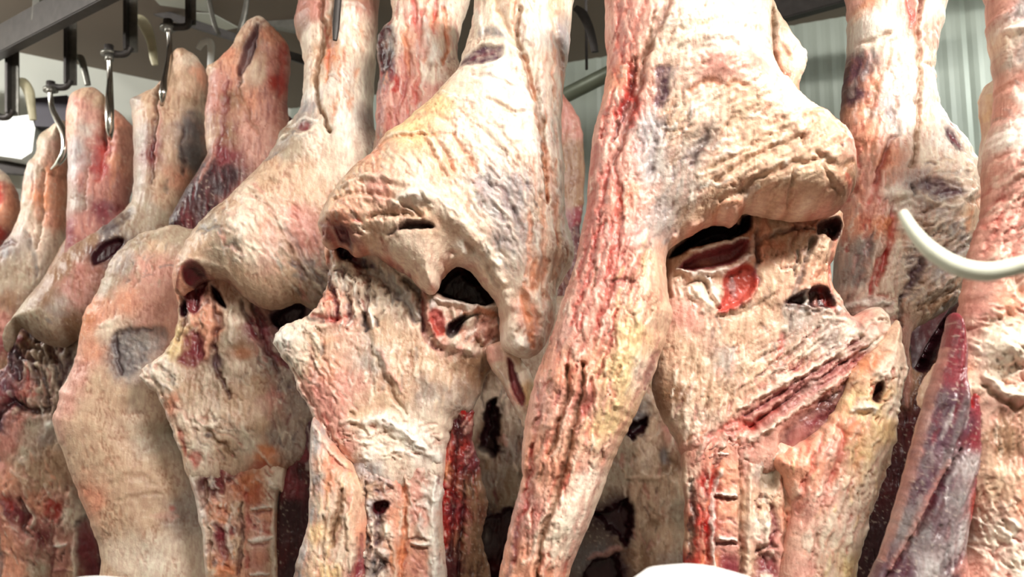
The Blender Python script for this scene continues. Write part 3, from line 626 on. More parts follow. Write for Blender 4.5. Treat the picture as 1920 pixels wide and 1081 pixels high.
    ops = [('h', [(1622,748),(1628,725),(1640,715),(1644,735),(1634,756)], 'dark', .95, -.03, 6), ('s', [(1590,770),(1610,760),(1625,770)], 8, 'white', .8, .014), ('s', [(1600,790),(1590,800),(1575,815)], 8, 'orange', .7, .004),
           ('s', [(1565,800),(1570,830),(1558,870),(1545,900)], 9, 'red', .6, -.010), ('s', [(1520,850),(1500,910),(1490,960)], 7, 'red', .45, -.008), ('s', [(1605,800),(1595,860),(1585,930)], 5, 'orange', .35, -.006),
           ('s', [(1690,640),(1695,690),(1684,760),(1670,850),(1640,930),(1612,1030)], 7, 'bone', .7, .012), ('s', [(1676,690),(1672,730)], 3, 'dark', .6, -.008),
           ('s', [(1540,850),(1530,930),(1520,1000),(1515,1080)], 6, 'rose', .5, -.006), ('s', [(1635,760),(1622,830),(1600,900)], 10, 'yel', .5, .008),
           ('b', 1640, 700, 14, 10, 0, .012, 'cream', .7), ('s', [(1628,690),(1640,670),(1655,660)], 8, 'orange', .5, -.005)]
    ops += [('q', 1560, 900, 80, 170, 108, 130, ['cream', 'rose', 'salmon', 'brown', 'yel', 'fat', 'red'], 34, .004), ('l', [(1698,690),(1684,780),(1665,860),(1632,960),(1606,1060)], 30, 8, .008, ['cream', 'bone', 'fat']), ('q', 1630, 730, 40, 60, 120, 40, ['cream', 'orange', 'brown', 'fat', 'red'], 20, .007)]
    slab('flank', t, ol, D+.03, yaw=-6, T=.05, R=45, cols=cols, ops=ops, tex=[('wr', 1570, 960, 120, 200, 105, 26, 14, .004, 'salmon', .5), ('fib', 1540, 880, 150, 220, 108, 90, 9, .005, 'rose', .4)], seed=17, rag=3, anchor=(1560, 900))
    return t
S6 = side6()
# ================================================================ beef side in the middle of the left half
def side5():
    D = 2.0
    t = thing('side_of_beef', 'beef side with wrinkled cream round and a large dark oval hole, second largest', 'meat', V(900, -420, D), 'sides of beef on the rail')
    ol = [(892,-80),(890,0),(886,36),(878,72),(868,100),(861,125),(852,142),(836,158),(808,188),(778,214),(755,236),(722,256),(698,290),(668,312),(640,342),(620,370),(606,396),(598,420),(603,448),(614,466),
          (640,462),(664,480),(700,478),(733,500),(768,520),(796,548),(818,548),(832,520),(856,500),(880,508),(908,540),(926,562),(936,590),(938,640),(952,662),(985,672),(1005,665),(1025,642),(1040,600),(1046,545),(1070,500),(1076,470),
          (1066,430),(1059,400),(1058,330),(1052,260),(1053,210),(1058,150),(1066,100),(1071,30),(1072,-80)]
    cols = [(900,0,'fat'),(905,60,'cream'),(935,10,'salmon'),(950,50,'tan'),(925,60,'cream'),(960,20,'fat'),(985,20,'cream'),(1010,50,'cream'),(1000,100,'white'),(1040,40,'tan'),(1048,90,'silver'),(1062,20,'cream'),
            (900,100,'fat'),(880,150,'cream'),(960,150,'cream'),(920,180,'white'),(1000,160,'cream'),(1040,160,'cream'),(1040,220,'fat'),(990,230,'white'),(940,240,'cream'),(870,200,'fat'),(820,220,'yel'),(760,250,'yel'),
            (780,280,'yel'),(860,280,'cream'),(900,300,'cream'),(960,320,'fat'),(1030,320,'cream'),(1000,300,'white'),(700,300,'salmon'),(740,310,'tan'),(680,340,'tan'),(650,370,'tan'),(720,380,'pink'),(790,360,'fat'),(840,340,'tan'),
            (640,430,'salmon'),(620,410,'tan'),(700,440,'tan'),(760,470,'fat'),(800,440,'tan'),(770,500,'fat'),(780,530,'fat'),(870,400,'fat'),(900,440,'fat'),(930,470,'grey'),(940,420,'silver'),(900,380,'silver'),(960,380,'silver'),
            (970,450,'grey'),(960,530,'fat'),(930,510,'cream'),(880,470,'tan'),(900,520,'fat'),(1000,420,'fat'),(1020,480,'fat'),(1040,440,'cream'),(1010,560,'cream'),(1030,560,'cream'),(950,600,'pink'),(960,650,'cream'),(985,590,'salmon'),(1005,620,'pink')]
    tex = [('wr', 760, 370, 130, 90, 58, 60, 19, .013, 'salmon', .45), ('wr', 930, 300, 100, 110, 38, 60, 10, .008, 'grey', .4), ('fib', 940, 430, 70, 110, 52, 50, 7, .009, 'slate', .5),
           ('fib', 1020, 350, 55, 330, 86, 150, 9, .006, 'salmon', .5), ('wr', 850, 250, 110, 60, 150, 50, 12, .005, 'tan', .3), ('lump', 690, 430, 90, 40, 10, 40, 18, .010, 'brown', .2)]
    ops = [('b', 800, 380, 120, 90, 0, .035), ('b', 640, 400, 60, 60, 0, .015), ('b', 940, 300, 70, 120, 0, .02),
           ('s', [(968,60),(962,110),(975,150),(985,190),(1000,230),(1008,280),(1012,340),(1018,400)], 6, 'brown', .75, -.018),
           ('s', [(1012,290),(1015,340),(1018,400)], 5, 'orange', .6, -.008), ('s', [(975,140),(988,180),(996,215)], 4, 'orange', .6, -.006),
           ('s', [(925,0),(930,50),(950,100),(956,118)], 10, 'tan', .7, -.016), ('s', [(955,0),(956,50),(958,100)], 4, 'salmon', .7, -.006),
           ('s', [(975,-10),(972,60),(985,120)], 9, 'cream', .4, .012), ('s', [(1020,20),(1030,80),(1050,140)], 8, 'tan', .5, -.010),
           ('p', [(1035,60),(1062,50),(1060,110),(1052,150),(1040,120)], 'slate', .55, -.003, 9), ('p', [(1028,125),(1050,130),(1055,160),(1040,165)], 'orange', .5, 0, 8),
           # purple patch above the round
           ('p', [(866,130),(885,118),(915,116),(936,125),(936,142),(915,152),(885,150),(868,144)], 'plum', 1, -.006, 5), ('p', [(895,88),(915,78),(935,95),(942,112),(920,108),(900,100)], 'slate', .85, -.003, 7),
           ('s', [(880,135),(925,130)], 5, 'mus', .4, -.003), ('s', [(870,120),(900,112),(930,120)], 4, 'cream', .8, .005), ('s', [(868,152),(900,160),(935,150)], 5, 'cream', .8, .006),
           ('s', [(888,20),(896,70),(905,100)], 5, 'white', .5, .006),
           # folds
           ('s', [(735,190),(760,188),(775,180)], 3, 'brown', .4, -.003),
           ('s', [(752,250),(790,238),(830,250),(850,270)], 6, 'salmon', .5, -.008), ('s', [(700,300),(730,288),(780,283),(850,285)], 6, 'orange', .5, -.006), ('s', [(690,298),(740,275),(800,278)], 5, 'fat', .5, .010),
           ('s', [(905,215),(930,230),(955,245),(975,240)], 4, 'brown', .6, -.008), ('s', [(880,170),(910,178),(950,195)], 4, 'grey', .5, -.006),
           ('s', [(850,285),(862,310),(880,330),(892,350)], 7, 'orange', .55, -.010), ('s', [(820,290),(835,320),(850,350)], 6, 'salmon', .5, -.010), ('s', [(795,290),(815,325),(835,360)], 6, 'salmon', .45, -.008),
           ('s', [(650,370),(700,358),(760,372),(820,400),(860,430)], 8, 'fat', .5, .012), ('s', [(640,392),(690,385),(740,398),(790,425)], 6, 'brown', .5, -.012),
           ('s', [(905,260),(940,290),(965,330)], 4, 'grey', .5, -.006), ('s', [(890,270),(930,310),(955,350)], 4, 'grey', .45, -.006),
           ('p', [(900,360),(950,370),(985,420),(985,500),(960,540),(930,480),(900,420)], 'silver', .5, 0, 25), ('s', [(905,370),(935,385),(955,415),(970,450)], 5, 'plum', .5, -.006), ('s', [(910,350),(930,365)], 4, 'slate', .6, -.005),
           ('s', [(920,400),(945,430),(962,470)], 5, 'cream', .5, .005), ('s', [(960,385),(975,420)], 4, 'slate', .5, -.005),
           # slit and lip below
           ('h', [(750,450),(765,438),(790,438),(808,440),(816,450),(790,453),(765,453)], 'clot', 1, -.03, 5), ('s', [(700,430),(740,425),(790,430)], 6, 'brown', .5, -.014), ('s', [(735,455),(750,448),(770,440)], 4, 'dark', .8, -.010),
           ('s', [(745,410),(785,395),(830,420),(880,460),(915,500),(935,540)], 14, 'cream', .6, .020), ('b', 862, 480, 12, 16, 20, .016, 'white', .8), ('b', 868, 492, 9, 10, 0, .012, 'white', .8), ('b', 780, 400, 22, 12, 0, .012, 'white', .6),
           ('s', [(832,505),(845,485),(858,488)], 5, 'rose', .7, -.008), ('b', 848, 497, 9, 8, 0, .010, 'cream', .8),
           ('s', [(720,460),(728,478),(735,500)], 6, 'red', .5, -.008), ('b', 775, 490, 40, 30, 20, .015, 'fat', .5), ('b', 810, 535, 14, 18, 0, .014, 'fat', .8),
           ('h', [(636,440),(650,436),(662,450),(664,475),(652,478),(640,462)], 'dark', 1, -.022, 6), ('s', [(612,440),(625,445),(632,460)], 5, 'red', .7, -.008), ('s', [(668,455),(680,470),(692,482)], 7, 'mus', .9, -.010),
           ('s', [(690,480),(720,492),(745,505),(770,525)], 5, 'red', .6, -.004),
           # fatty column and orange strip
           ('s', [(940,560),(955,600),(962,640),(975,665)], 14, 'cream', .7, .016), ('b', 974, 655, 16, 14, 0, .022, 'white', .9), ('b', 958, 585, 9, 9, 0, .008, 'pink', .6), ('b', 948, 560, 9, 8, 0, .008, 'cream', .6), ('b', 965, 615, 9, 8, 0, .008, 'pink', .6),
           ('s', [(975,545),(978,580),(985,620),(992,655)], 8, 'orange', .85, -.012), ('p', [(985,510),(1003,505),(1005,540),(990,560),(982,545)], 'orange', .8, -.004, 6), ('s', [(985,420),(985,470),(978,530)], 5, 'salmon', .7, -.010),
           ('s', [(1010,400),(1012,460),(1010,530),(1008,590)], 5, 'salmon', .5, -.010), ('s', [(1040,420),(1035,480),(1025,540)], 4, 'tan', .5, -.008), ('s', [(995,570),(1010,600),(1012,640)], 10, 'cream', .6, .012),
           ('s', [(1005,378),(1008,395)], 4, 'brown', .6, -.005)]
    ops += [('s', [(632,468),(664,484),(700,481),(735,503),(768,525),(797,553)], 5, 'mus', .8, 0), ('s', [(822,545),(834,517),(858,497),(885,508),(915,540)], 4, 'rose', .7, 0), ('p', [(604,425),(640,428),(665,440),(660,470),(615,462)], 'mus', .6, -.004, 9), ('s', [(1015,300),(1030,380),(1035,470)], 6, 'salmon', .7, -.008), ('s', [(870,470),(905,500),(928,545)], 5, 'brown', .5, -.010), ('q', 760, 370, 130, 80, 60, 110, ['salmon', 'brown', 'cream', 'fat', 'pink'], 30, .005), ('q', 1025, 350, 40, 300, 88, 110, ['salmon', 'cream', 'brown', 'orange', 'white'], 46, .004), ('q', 940, 420, 60, 100, 52, 90, ['slate', 'cream', 'silver', 'grey', 'white', 'plum'], 24, .004),
            ('l', [(614,466),(664,480),(700,478),(768,520),(818,548)], 16, 9, .008, ['fat', 'salmon', 'rose']), ('l', [(832,505),(880,490),(920,545),(940,600),(955,640),(975,665)], 22, 11, .010, ['cream', 'white', 'pink', 'fat']), ('q', 650, 440, 50, 26, 40, 40, ['mus', 'red', 'cream', 'dark', 'salmon'], 18, .006),
            ('q', 900, 260, 100, 90, 30, 50, ['grey', 'cream', 'tan', 'white'], 28, .003), ('q', 990, 600, 30, 70, 85, 50, ['orange', 'cream', 'pink', 'white', 'salmon'], 22, .006), ('q', 940, 60, 60, 90, 88, 40, ['tan', 'cream', 'pink', 'brown'], 40, .003)]
    slab('outer_round', t, ol, D, yaw=4, T=.12, R=85, cols=cols, tex=tex, ops=ops, seed=23, rag=1.6, fib=(88, 60, 8, .002, 'salmon', .2), anchor=(850, 400))
    # pelvis
    ol = [(608,430),(640,425),(760,430),(900,470),(938,520),(942,600),(938,660),(925,690),(912,706),(900,740),(880,775),(866,775),(850,800),(838,840),(830,900),(720,930),(668,880),(645,855),(622,828),(600,800),(580,765),(562,735),
          (550,700),(528,668),(514,645),(520,622),(543,605),(566,596),(590,580),(606,552),(616,520),(610,480)]
    cols = [(625,480,'salmon'),(640,520,'cream'),(620,560,'salmon'),(590,600,'fat'),(560,620,'cream'),(540,640,'white'),(560,670,'cream'),(600,640,'tan'),(640,600,'pink'),(680,540,'fat'),(700,560,'fat'),(740,560,'cream'),(770,590,'fat'),
            (720,620,'tan'),(760,660,'tan'),(700,680,'grey'),(800,680,'tan'),(840,700,'tan'),(880,680,'brown'),(900,700,'brown'),(860,740,'grey'),(800,740,'grey'),(760,740,'tan'),(720,740,'tan'),(660,720,'pink'),(620,700,'salmon'),(590,680,'tan'),
            (610,740,'rose'),(640,780,'pink'),(680,780,'tan'),(600,770,'pink'),(650,830,'pink'),(700,830,'cream'),(750,800,'cream'),(790,820,'white'),(820,800,'fat'),(700,880,'silver'),(740,860,'fat'),(900,620,'pink'),(930,560,'fat'),(850,650,'pink')]
    ops = [('h', [(628,440),(655,440),(672,470),(665,490),(645,492),(632,468)], 'clot', 1, -.03, 8),
           ('s', [(650,488),(685,500),(715,522),(745,546),(768,574),(782,606)], 13, 'plum', .95, -.030), ('s', [(760,530),(785,555),(793,590),(795,620)], 9, 'clot', .85, -.024),
           ('s', [(668,470),(672,500),(680,520)], 8, 'mus', .8, -.012), ('s', [(612,500),(616,520),(622,545)], 4, 'dark', .8, -.012),
           ('h', [(815,550),(822,528),(842,508),(862,498),(890,510),(915,545),(927,572),(905,580),(870,574),(835,562)], 'clot', 1, -.10, 13), ('h', [(855,492),(880,492),(905,512),(912,540),(880,525)], 'dark', .9, -.05, 8),
           ('s', [(815,565),(850,572),(890,582),(925,582),(933,570)], 7, 'bone', .9, .018), ('s', [(810,570),(820,600),(838,620)], 9, 'silver', .8, .010), ('s', [(845,575),(850,600),(840,630)], 5, 'fat', .8, .010),
           ('s', [(795,545),(798,580),(808,615),(822,635)], 9, 'red', .55, .012), ('h', [(808,590),(822,585),(835,605),(832,630),(820,632),(810,612)], 'red', .8, -.01, 6),
           ('h', [(835,628),(846,605),(865,596),(900,590),(888,600),(868,612),(858,632),(845,640)], 'clot', 1, -.04, 7), ('s', [(870,595),(900,588),(930,595)], 5, 'orange', .7, .008),
           ('s', [(905,600),(925,612),(935,640)], 8, 'pink', .5, .010), ('b', 880, 607, 8, 14, 15, .016, 'cream', .9), ('b', 855, 640, 10, 9, 0, .014, 'cream', .8), ('b', 877, 656, 10, 8, 0, .012, 'cream', .8), ('b', 908, 622, 10, 10, 0, .012, 'pink', .7),
           ('s', [(822,640),(850,655),(890,665)], 6, 'rose', .6, .008), ('s', [(890,635),(900,650),(920,660)], 5, 'brown', .5, -.008),
           ('s', [(690,510),(720,525),(750,545),(775,575),(785,600)], 10, 'white', .7, .012), ('s', [(722,505),(730,530)], 4, 'cream', .9, .008), ('s', [(745,520),(752,545)], 4, 'cream', .8, .008),
           ('s', [(615,560),(605,570),(590,585)], 5, 'pink', .6, .006), ('s', [(630,545),(632,570),(640,590),(635,605)], 6, 'mus', .85, -.012), ('s', [(590,590),(610,600),(640,604),(655,596)], 6, 'red', .8, -.012), ('s', [(568,590),(590,598),(612,606)], 5, 'clot', .8, -.012),
           ('s', [(658,560),(662,590),(660,610)], 5, 'dark', .9, -.016), ('s', [(675,555),(680,580)], 4, 'dark', .8, -.012), ('s', [(685,590),(690,610),(688,625)], 6, 'clot', .9, -.018), ('s', [(705,598),(712,612)], 6, 'slate', .9, -.014),
           ('s', [(697,580),(702,610),(700,620)], 5, 'white', .9, .010), ('s', [(645,575),(650,600)], 4, 'fat', .8, .008), ('s', [(668,570),(672,600)], 4, 'fat', .8, .008), ('s', [(680,600),(690,630),(700,655)], 9, 'slate', .5, -.006),
           ('s', [(608,650),(612,665)], 5, 'slate', .8, -.010), ('s', [(560,605),(580,612),(600,640),(605,660)], 5, 'cream', .5, .008), ('s', [(600,625),(650,620)], 8, 'brown', .5, -.006),
           ('s', [(590,680),(600,720),(620,770),(640,800)], 10, 'rose', .45, -.004), ('p', [(590,700),(620,700),(630,760),(605,770)], 'rose', .5, 0, 10), ('s', [(612,650),(625,640),(640,640)], 6, 'orange', .4, 0),
           ('s', [(540,690),(565,735),(590,780),(620,825),(650,858)], 6, 'bone', .7, .012), ('s', [(555,690),(580,740),(610,790),(640,835)], 4, 'rose', .6, -.008),
           ('s', [(700,655),(720,700),(740,740),(765,775)], 5, 'brown', .5, -.010), ('s', [(715,660),(735,700),(755,735)], 4, 'rose', .5, .006),
           ('s', [(690,790),(720,785),(760,810),(800,840),(826,860)], 13, 'white', .85, .014), ('s', [(740,760),(760,775),(770,800)], 6, 'fat', .5, .004), ('s', [(640,790),(680,790),(700,810)], 6, 'cream', .5, .008),
           ('b', 800, 770, 20, 20, 0, .01, 'cream', .4), ('p', [(850,690),(905,690),(895,740),(870,760),(850,730)], 'brown', .5, -.010, 14)]
    ops += [('s', [(622,480),(620,520),(632,560)], 8, 'dark', .75, -.014), ('s', [(690,505),(694,560),(684,610)], 6, 'clot', .6, -.012), ('s', [(795,600),(800,640),(830,660)], 6, 'mus', .7, -.008), ('s', [(895,640),(905,680),(925,720)], 9, 'brown', .7, -.010), ('q', 650, 540, 50, 80, 85, 110, ['dark', 'mus', 'cream', 'red', 'fat', 'white', 'clot'], 22, .008), ('q', 740, 550, 60, 50, 95, 80, ['cream', 'white', 'plum', 'clot', 'fat', 'brown'], 16, .007), ('q', 580, 660, 60, 60, 60, 60, ['cream', 'brown', 'rose', 'slate', 'white', 'fat'], 20, .006),
            ('q', 620, 760, 50, 90, 62, 80, ['rose', 'red', 'cream', 'pink', 'brown'], 26, .005), ('q', 730, 820, 100, 40, 15, 80, ['white', 'cream', 'rose', 'brown', 'fat'], 18, .007), ('q', 780, 690, 120, 80, 100, 70, ['tan', 'brown', 'cream', 'grey', 'fat'], 34, .003),
            ('q', 870, 620, 70, 40, 130, 70, ['mus', 'cream', 'dark', 'orange', 'pink', 'white'], 20, .007), ('l', [(830,640),(880,660),(930,650)], 12, 9, .010, ['cream', 'pink', 'fat'])]
    tex = [('fib', 790, 680, 110, 110, 100, 60, 12, .004, 'brown', .35), ('wr', 660, 600, 70, 70, 85, 24, 9, .007, 'brown', .45), ('wr', 720, 830, 80, 50, 20, 16, 10, .008, 'pink', .5), ('wr', 600, 730, 60, 90, 60, 30, 10, .005, 'red', .35), ('wr', 720, 545, 60, 40, 100, 14, 7, .007, 'tan', .5)]
    slab('pelvic_cavity', t, ol, D+.085, yaw=4, T=.06, R=45, cols=cols, tex=tex, ops=ops, seed=27, rag=2.6, fib=(100, 36, 9, .002, 'brown', .25), anchor=(720, 640))
    # tail strip
    slab('tail_strip', t, [(912,650),(938,640),(965,650),(980,680),(996,700),(1000,740),(992,790),(984,800),(970,780),(955,748),(938,715),(918,685)], D+.03, T=.02, R=16,
         cols=[(925,670,'pink'),(940,700,'fat'),(970,700,'cream'),(985,740,'yel'),(985,780,'cream'),(960,750,'pink'),(960,680,'fat')],
         ops=[('h', [(950,672),(962,680),(972,712),(984,745),(978,762),(965,740),(955,712)], 'mus', .95, -.014, 5), ('s', [(968,700),(978,735)], 4, 'plum', .6, 0), ('s', [(935,690),(955,740),(975,780)], 4, 'bone', .6, .006)], seed=31, rag=2)
    # sawn backbone
    ol = [(664,862),(690,820),(730,800),(780,818),(826,840),(836,880),(830,940),(828,1180),(668,1180),(672,1020),(662,930)]
    cols = [(680,860,'silver'),(700,850,'grey'),(690,920,'tan'),(700,950,'silver'),(680,1000,'fat'),(710,1060,'grey'),(690,1120,'tan'),(735,880,'salmon'),(745,960,'salmon'),(750,1040,'orange'),(748,1100,'salmon'),(770,860,'red'),(800,870,'cream'),
            (780,920,'pink'),(810,930,'white'),(785,960,'pink'),(790,1040,'salmon'),(815,1000,'cream'),(812,1060,'bone'),(775,1060,'salmon'),(760,840,'cream')]
    ops = [('s', [(750,860),(758,900),(762,960),(755,1040),(752,1160)], 6, 'orange', .75, -.014), ('s', [(745,850),(752,900)], 5, 'red', .7, -.008), ('s', [(762,880),(768,920),(766,1000)], 5, 'fat', .7, .008),
           ('h', [(700,940),(718,932),(732,940),(724,958),(706,962)], 'dark', 1, -.024, 6), ('s', [(712,965),(715,1000),(708,1015)], 9, 'plum', .85, -.016), ('s', [(700,1050),(712,1035),(722,1050),(708,1070)], 8, 'clot', .8, -.014), ('s', [(700,1050),(706,1085)], 8, 'slate', .7, -.006),
           ('b', 725, 990, 9, 12, 0, .012, 'cream', .9), ('b', 718, 1030, 9, 8, 0, .008, 'bone', .8), ('s', [(690,900),(715,892),(735,905)], 7, 'silver', .7, .008), ('s', [(695,880),(720,870)], 4, 'plum', .5, -.006), ('s', [(705,920),(735,915)], 4, 'plum', .5, -.006),
           ('b', 790, 885, 14, 16, 0, .008, 'rose', .5), ('s', [(765,845),(780,840),(788,855),(776,872)], 6, 'red', .7, -.006), ('s', [(790,960),(792,990),(800,1000)], 8, 'bone', .9, .012), ('s', [(772,1010),(800,1014),(806,1002)], 5, 'white', .9, .012), ('s', [(770,1004),(795,1000)], 4, 'dark', .8, -.010), ('s', [(772,1022),(805,1022)], 3, 'mus', .7, -.006),
           ('s', [(815,900),(812,960),(816,1040),(812,1120)], 9, 'white', .8, .012), ('s', [(780,940),(800,930),(810,945)], 5, 'grey', .7, -.008), ('p', [(768,1030),(800,1030),(802,1090),(768,1090)], 'rose', .5, 0, 6),
           ('s', [(690,900),(686,960),(690,1020),(682,1100)], 4, 'dark', .7, -.012), ('s', [(735,1000),(742,1060),(738,1120)], 5, 'fat', .6, .008)]
    ops += [('q', 708, 960, 30, 130, 80, 110, ['plum', 'cream', 'clot', 'silver', 'white', 'brown'], 15, .006), ('q', 795, 900, 32, 90, 60, 60, ['white', 'rose', 'cream', 'mus', 'grey'], 15, .006), ('q', 755, 960, 12, 130, 92, 30, ['orange', 'red', 'cream', 'fat'], 30, .004), ('q', 785, 1050, 18, 40, 40, 20, ['mus', 'rose', 'pink'], 12, .003)]
    slab('backbone', t, ol, D+.078, yaw=4, T=.045, R=24, cols=cols, ops=ops, tex=[('wr', 710, 960, 40, 180, 20, 16, 8, .008, 'plum', .45), ('wr', 800, 930, 40, 120, 80, 18, 9, .006, 'salmon', .5)], seed=33, rag=3, anchor=(750, 950), step=2.2)
    # bloody muscle beside the backbone
    ol = [(822,880),(838,830),(845,790),(852,758),(866,748),(884,760),(890,790),(886,830),(898,860),(905,900),(915,940),(908,980),(905,1020),(915,1060),(918,1180),(820,1180),(824,1000)]
    cols = [(870,765,'blood'),(860,800,'dark'),(845,860,'red'),(832,880,'orange'),(835,920,'blood'),(830,980,'blood'),(832,1050,'dark'),(860,880,'dark'),(855,960,'mus'),(848,1060,'dark'),(885,860,'mus'),(890,920,'brown'),(880,1000,'brown'),(890,1060,'brown')]
    ops = [('s', [(858,780),(856,830),(852,880),(850,960),(846,1040)], 7, 'clot', .7, -.010), ('s', [(828,900),(830,960),(828,1030)], 6, 'blood', .9, .006), ('s', [(870,900),(866,980),(858,1080)], 4, 'clot', .7, -.014), ('s', [(888,790),(878,800),(872,812)], 5, 'pink', .6, .006),
           ('s', [(832,985),(834,1000)], 3, 'pink', .7, .003), ('s', [(900,900),(890,960),(895,1020)], 7, 'brown', .6, .008), ('s', [(840,865),(835,885)], 6, 'orange', .8, .004), ('s', [(875,960),(878,1030)], 6, 'rose', .4, .004)]
    ops += [('q', 860, 880, 40, 140, 90, 90, ['blood', 'clot', 'red', 'pink', 'dark', 'mus'], 26, .006), ('q', 832, 980, 8, 90, 90, 24, ['pink', 'blood', 'red'], 12, .004)]
    slab('chine_muscle', t, ol, D+.10, yaw=4, T=.03, R=18, cols=cols, ops=ops, seed=37, rag=3, fib=(91, 60, 6, .005, 'clot', .5), wet=.8)
    # flank with grey skin edge on the left
    ol = [(584,790),(600,792),(622,825),(648,855),(668,880),(685,920),(690,980),(684,1040),(680,1180),(545,1180),(552,1070),(566,1020),(578,975),(580,900)]
    cols = [(592,830,'silver'),(590,900,'silver'),(585,960,'silver'),(570,1030,'silver'),(560,1070,'slate'),(620,860,'salmon'),(630,900,'salmon'),(650,890,'tan'),(665,920,'tan'),(610,940,'fat'),(600,1000,'yel'),(620,1020,'fat'),(650,980,'tan'),(655,1040,'fat'),(620,1070,'yel'),(675,1000,'salmon'),(672,1060,'mus'),(590,1060,'tan')]
    ops = [('s', [(645,915),(640,950),(630,985),(626,1015)], 7, 'brown', .95, -.020), ('s', [(612,960),(610,1010),(612,1040)], 4, 'brown', .6, -.008), ('s', [(595,800),(620,840),(645,868)], 5, 'cream', .6, .008), ('s', [(620,850),(640,870),(660,885)], 4, 'red', .5, -.006),
           ('s', [(622,880),(618,920),(612,950)], 6, 'orange', .5, -.004), ('s', [(680,1000),(676,1050),(670,1080)], 7, 'mus', .8, -.012), ('s', [(588,800),(584,900),(580,970),(560,1040)], 6, 'bone', .5, .006), ('s', [(655,960),(662,1010),(660,1060)], 8, 'fat', .6, .010)]
    ops += [('q', 620, 980, 50, 130, 95, 80, ['brown', 'cream', 'salmon', 'yel', 'rose', 'fat'], 46, .004)]
    slab('flank', t, ol, D+.04, yaw=4, T=.045, R=40, cols=cols, ops=ops, seed=39, rag=1.8, fib=(97, 110, 8, .005, 'salmon', .4), anchor=(620, 950))
    return t
S5 = side5()
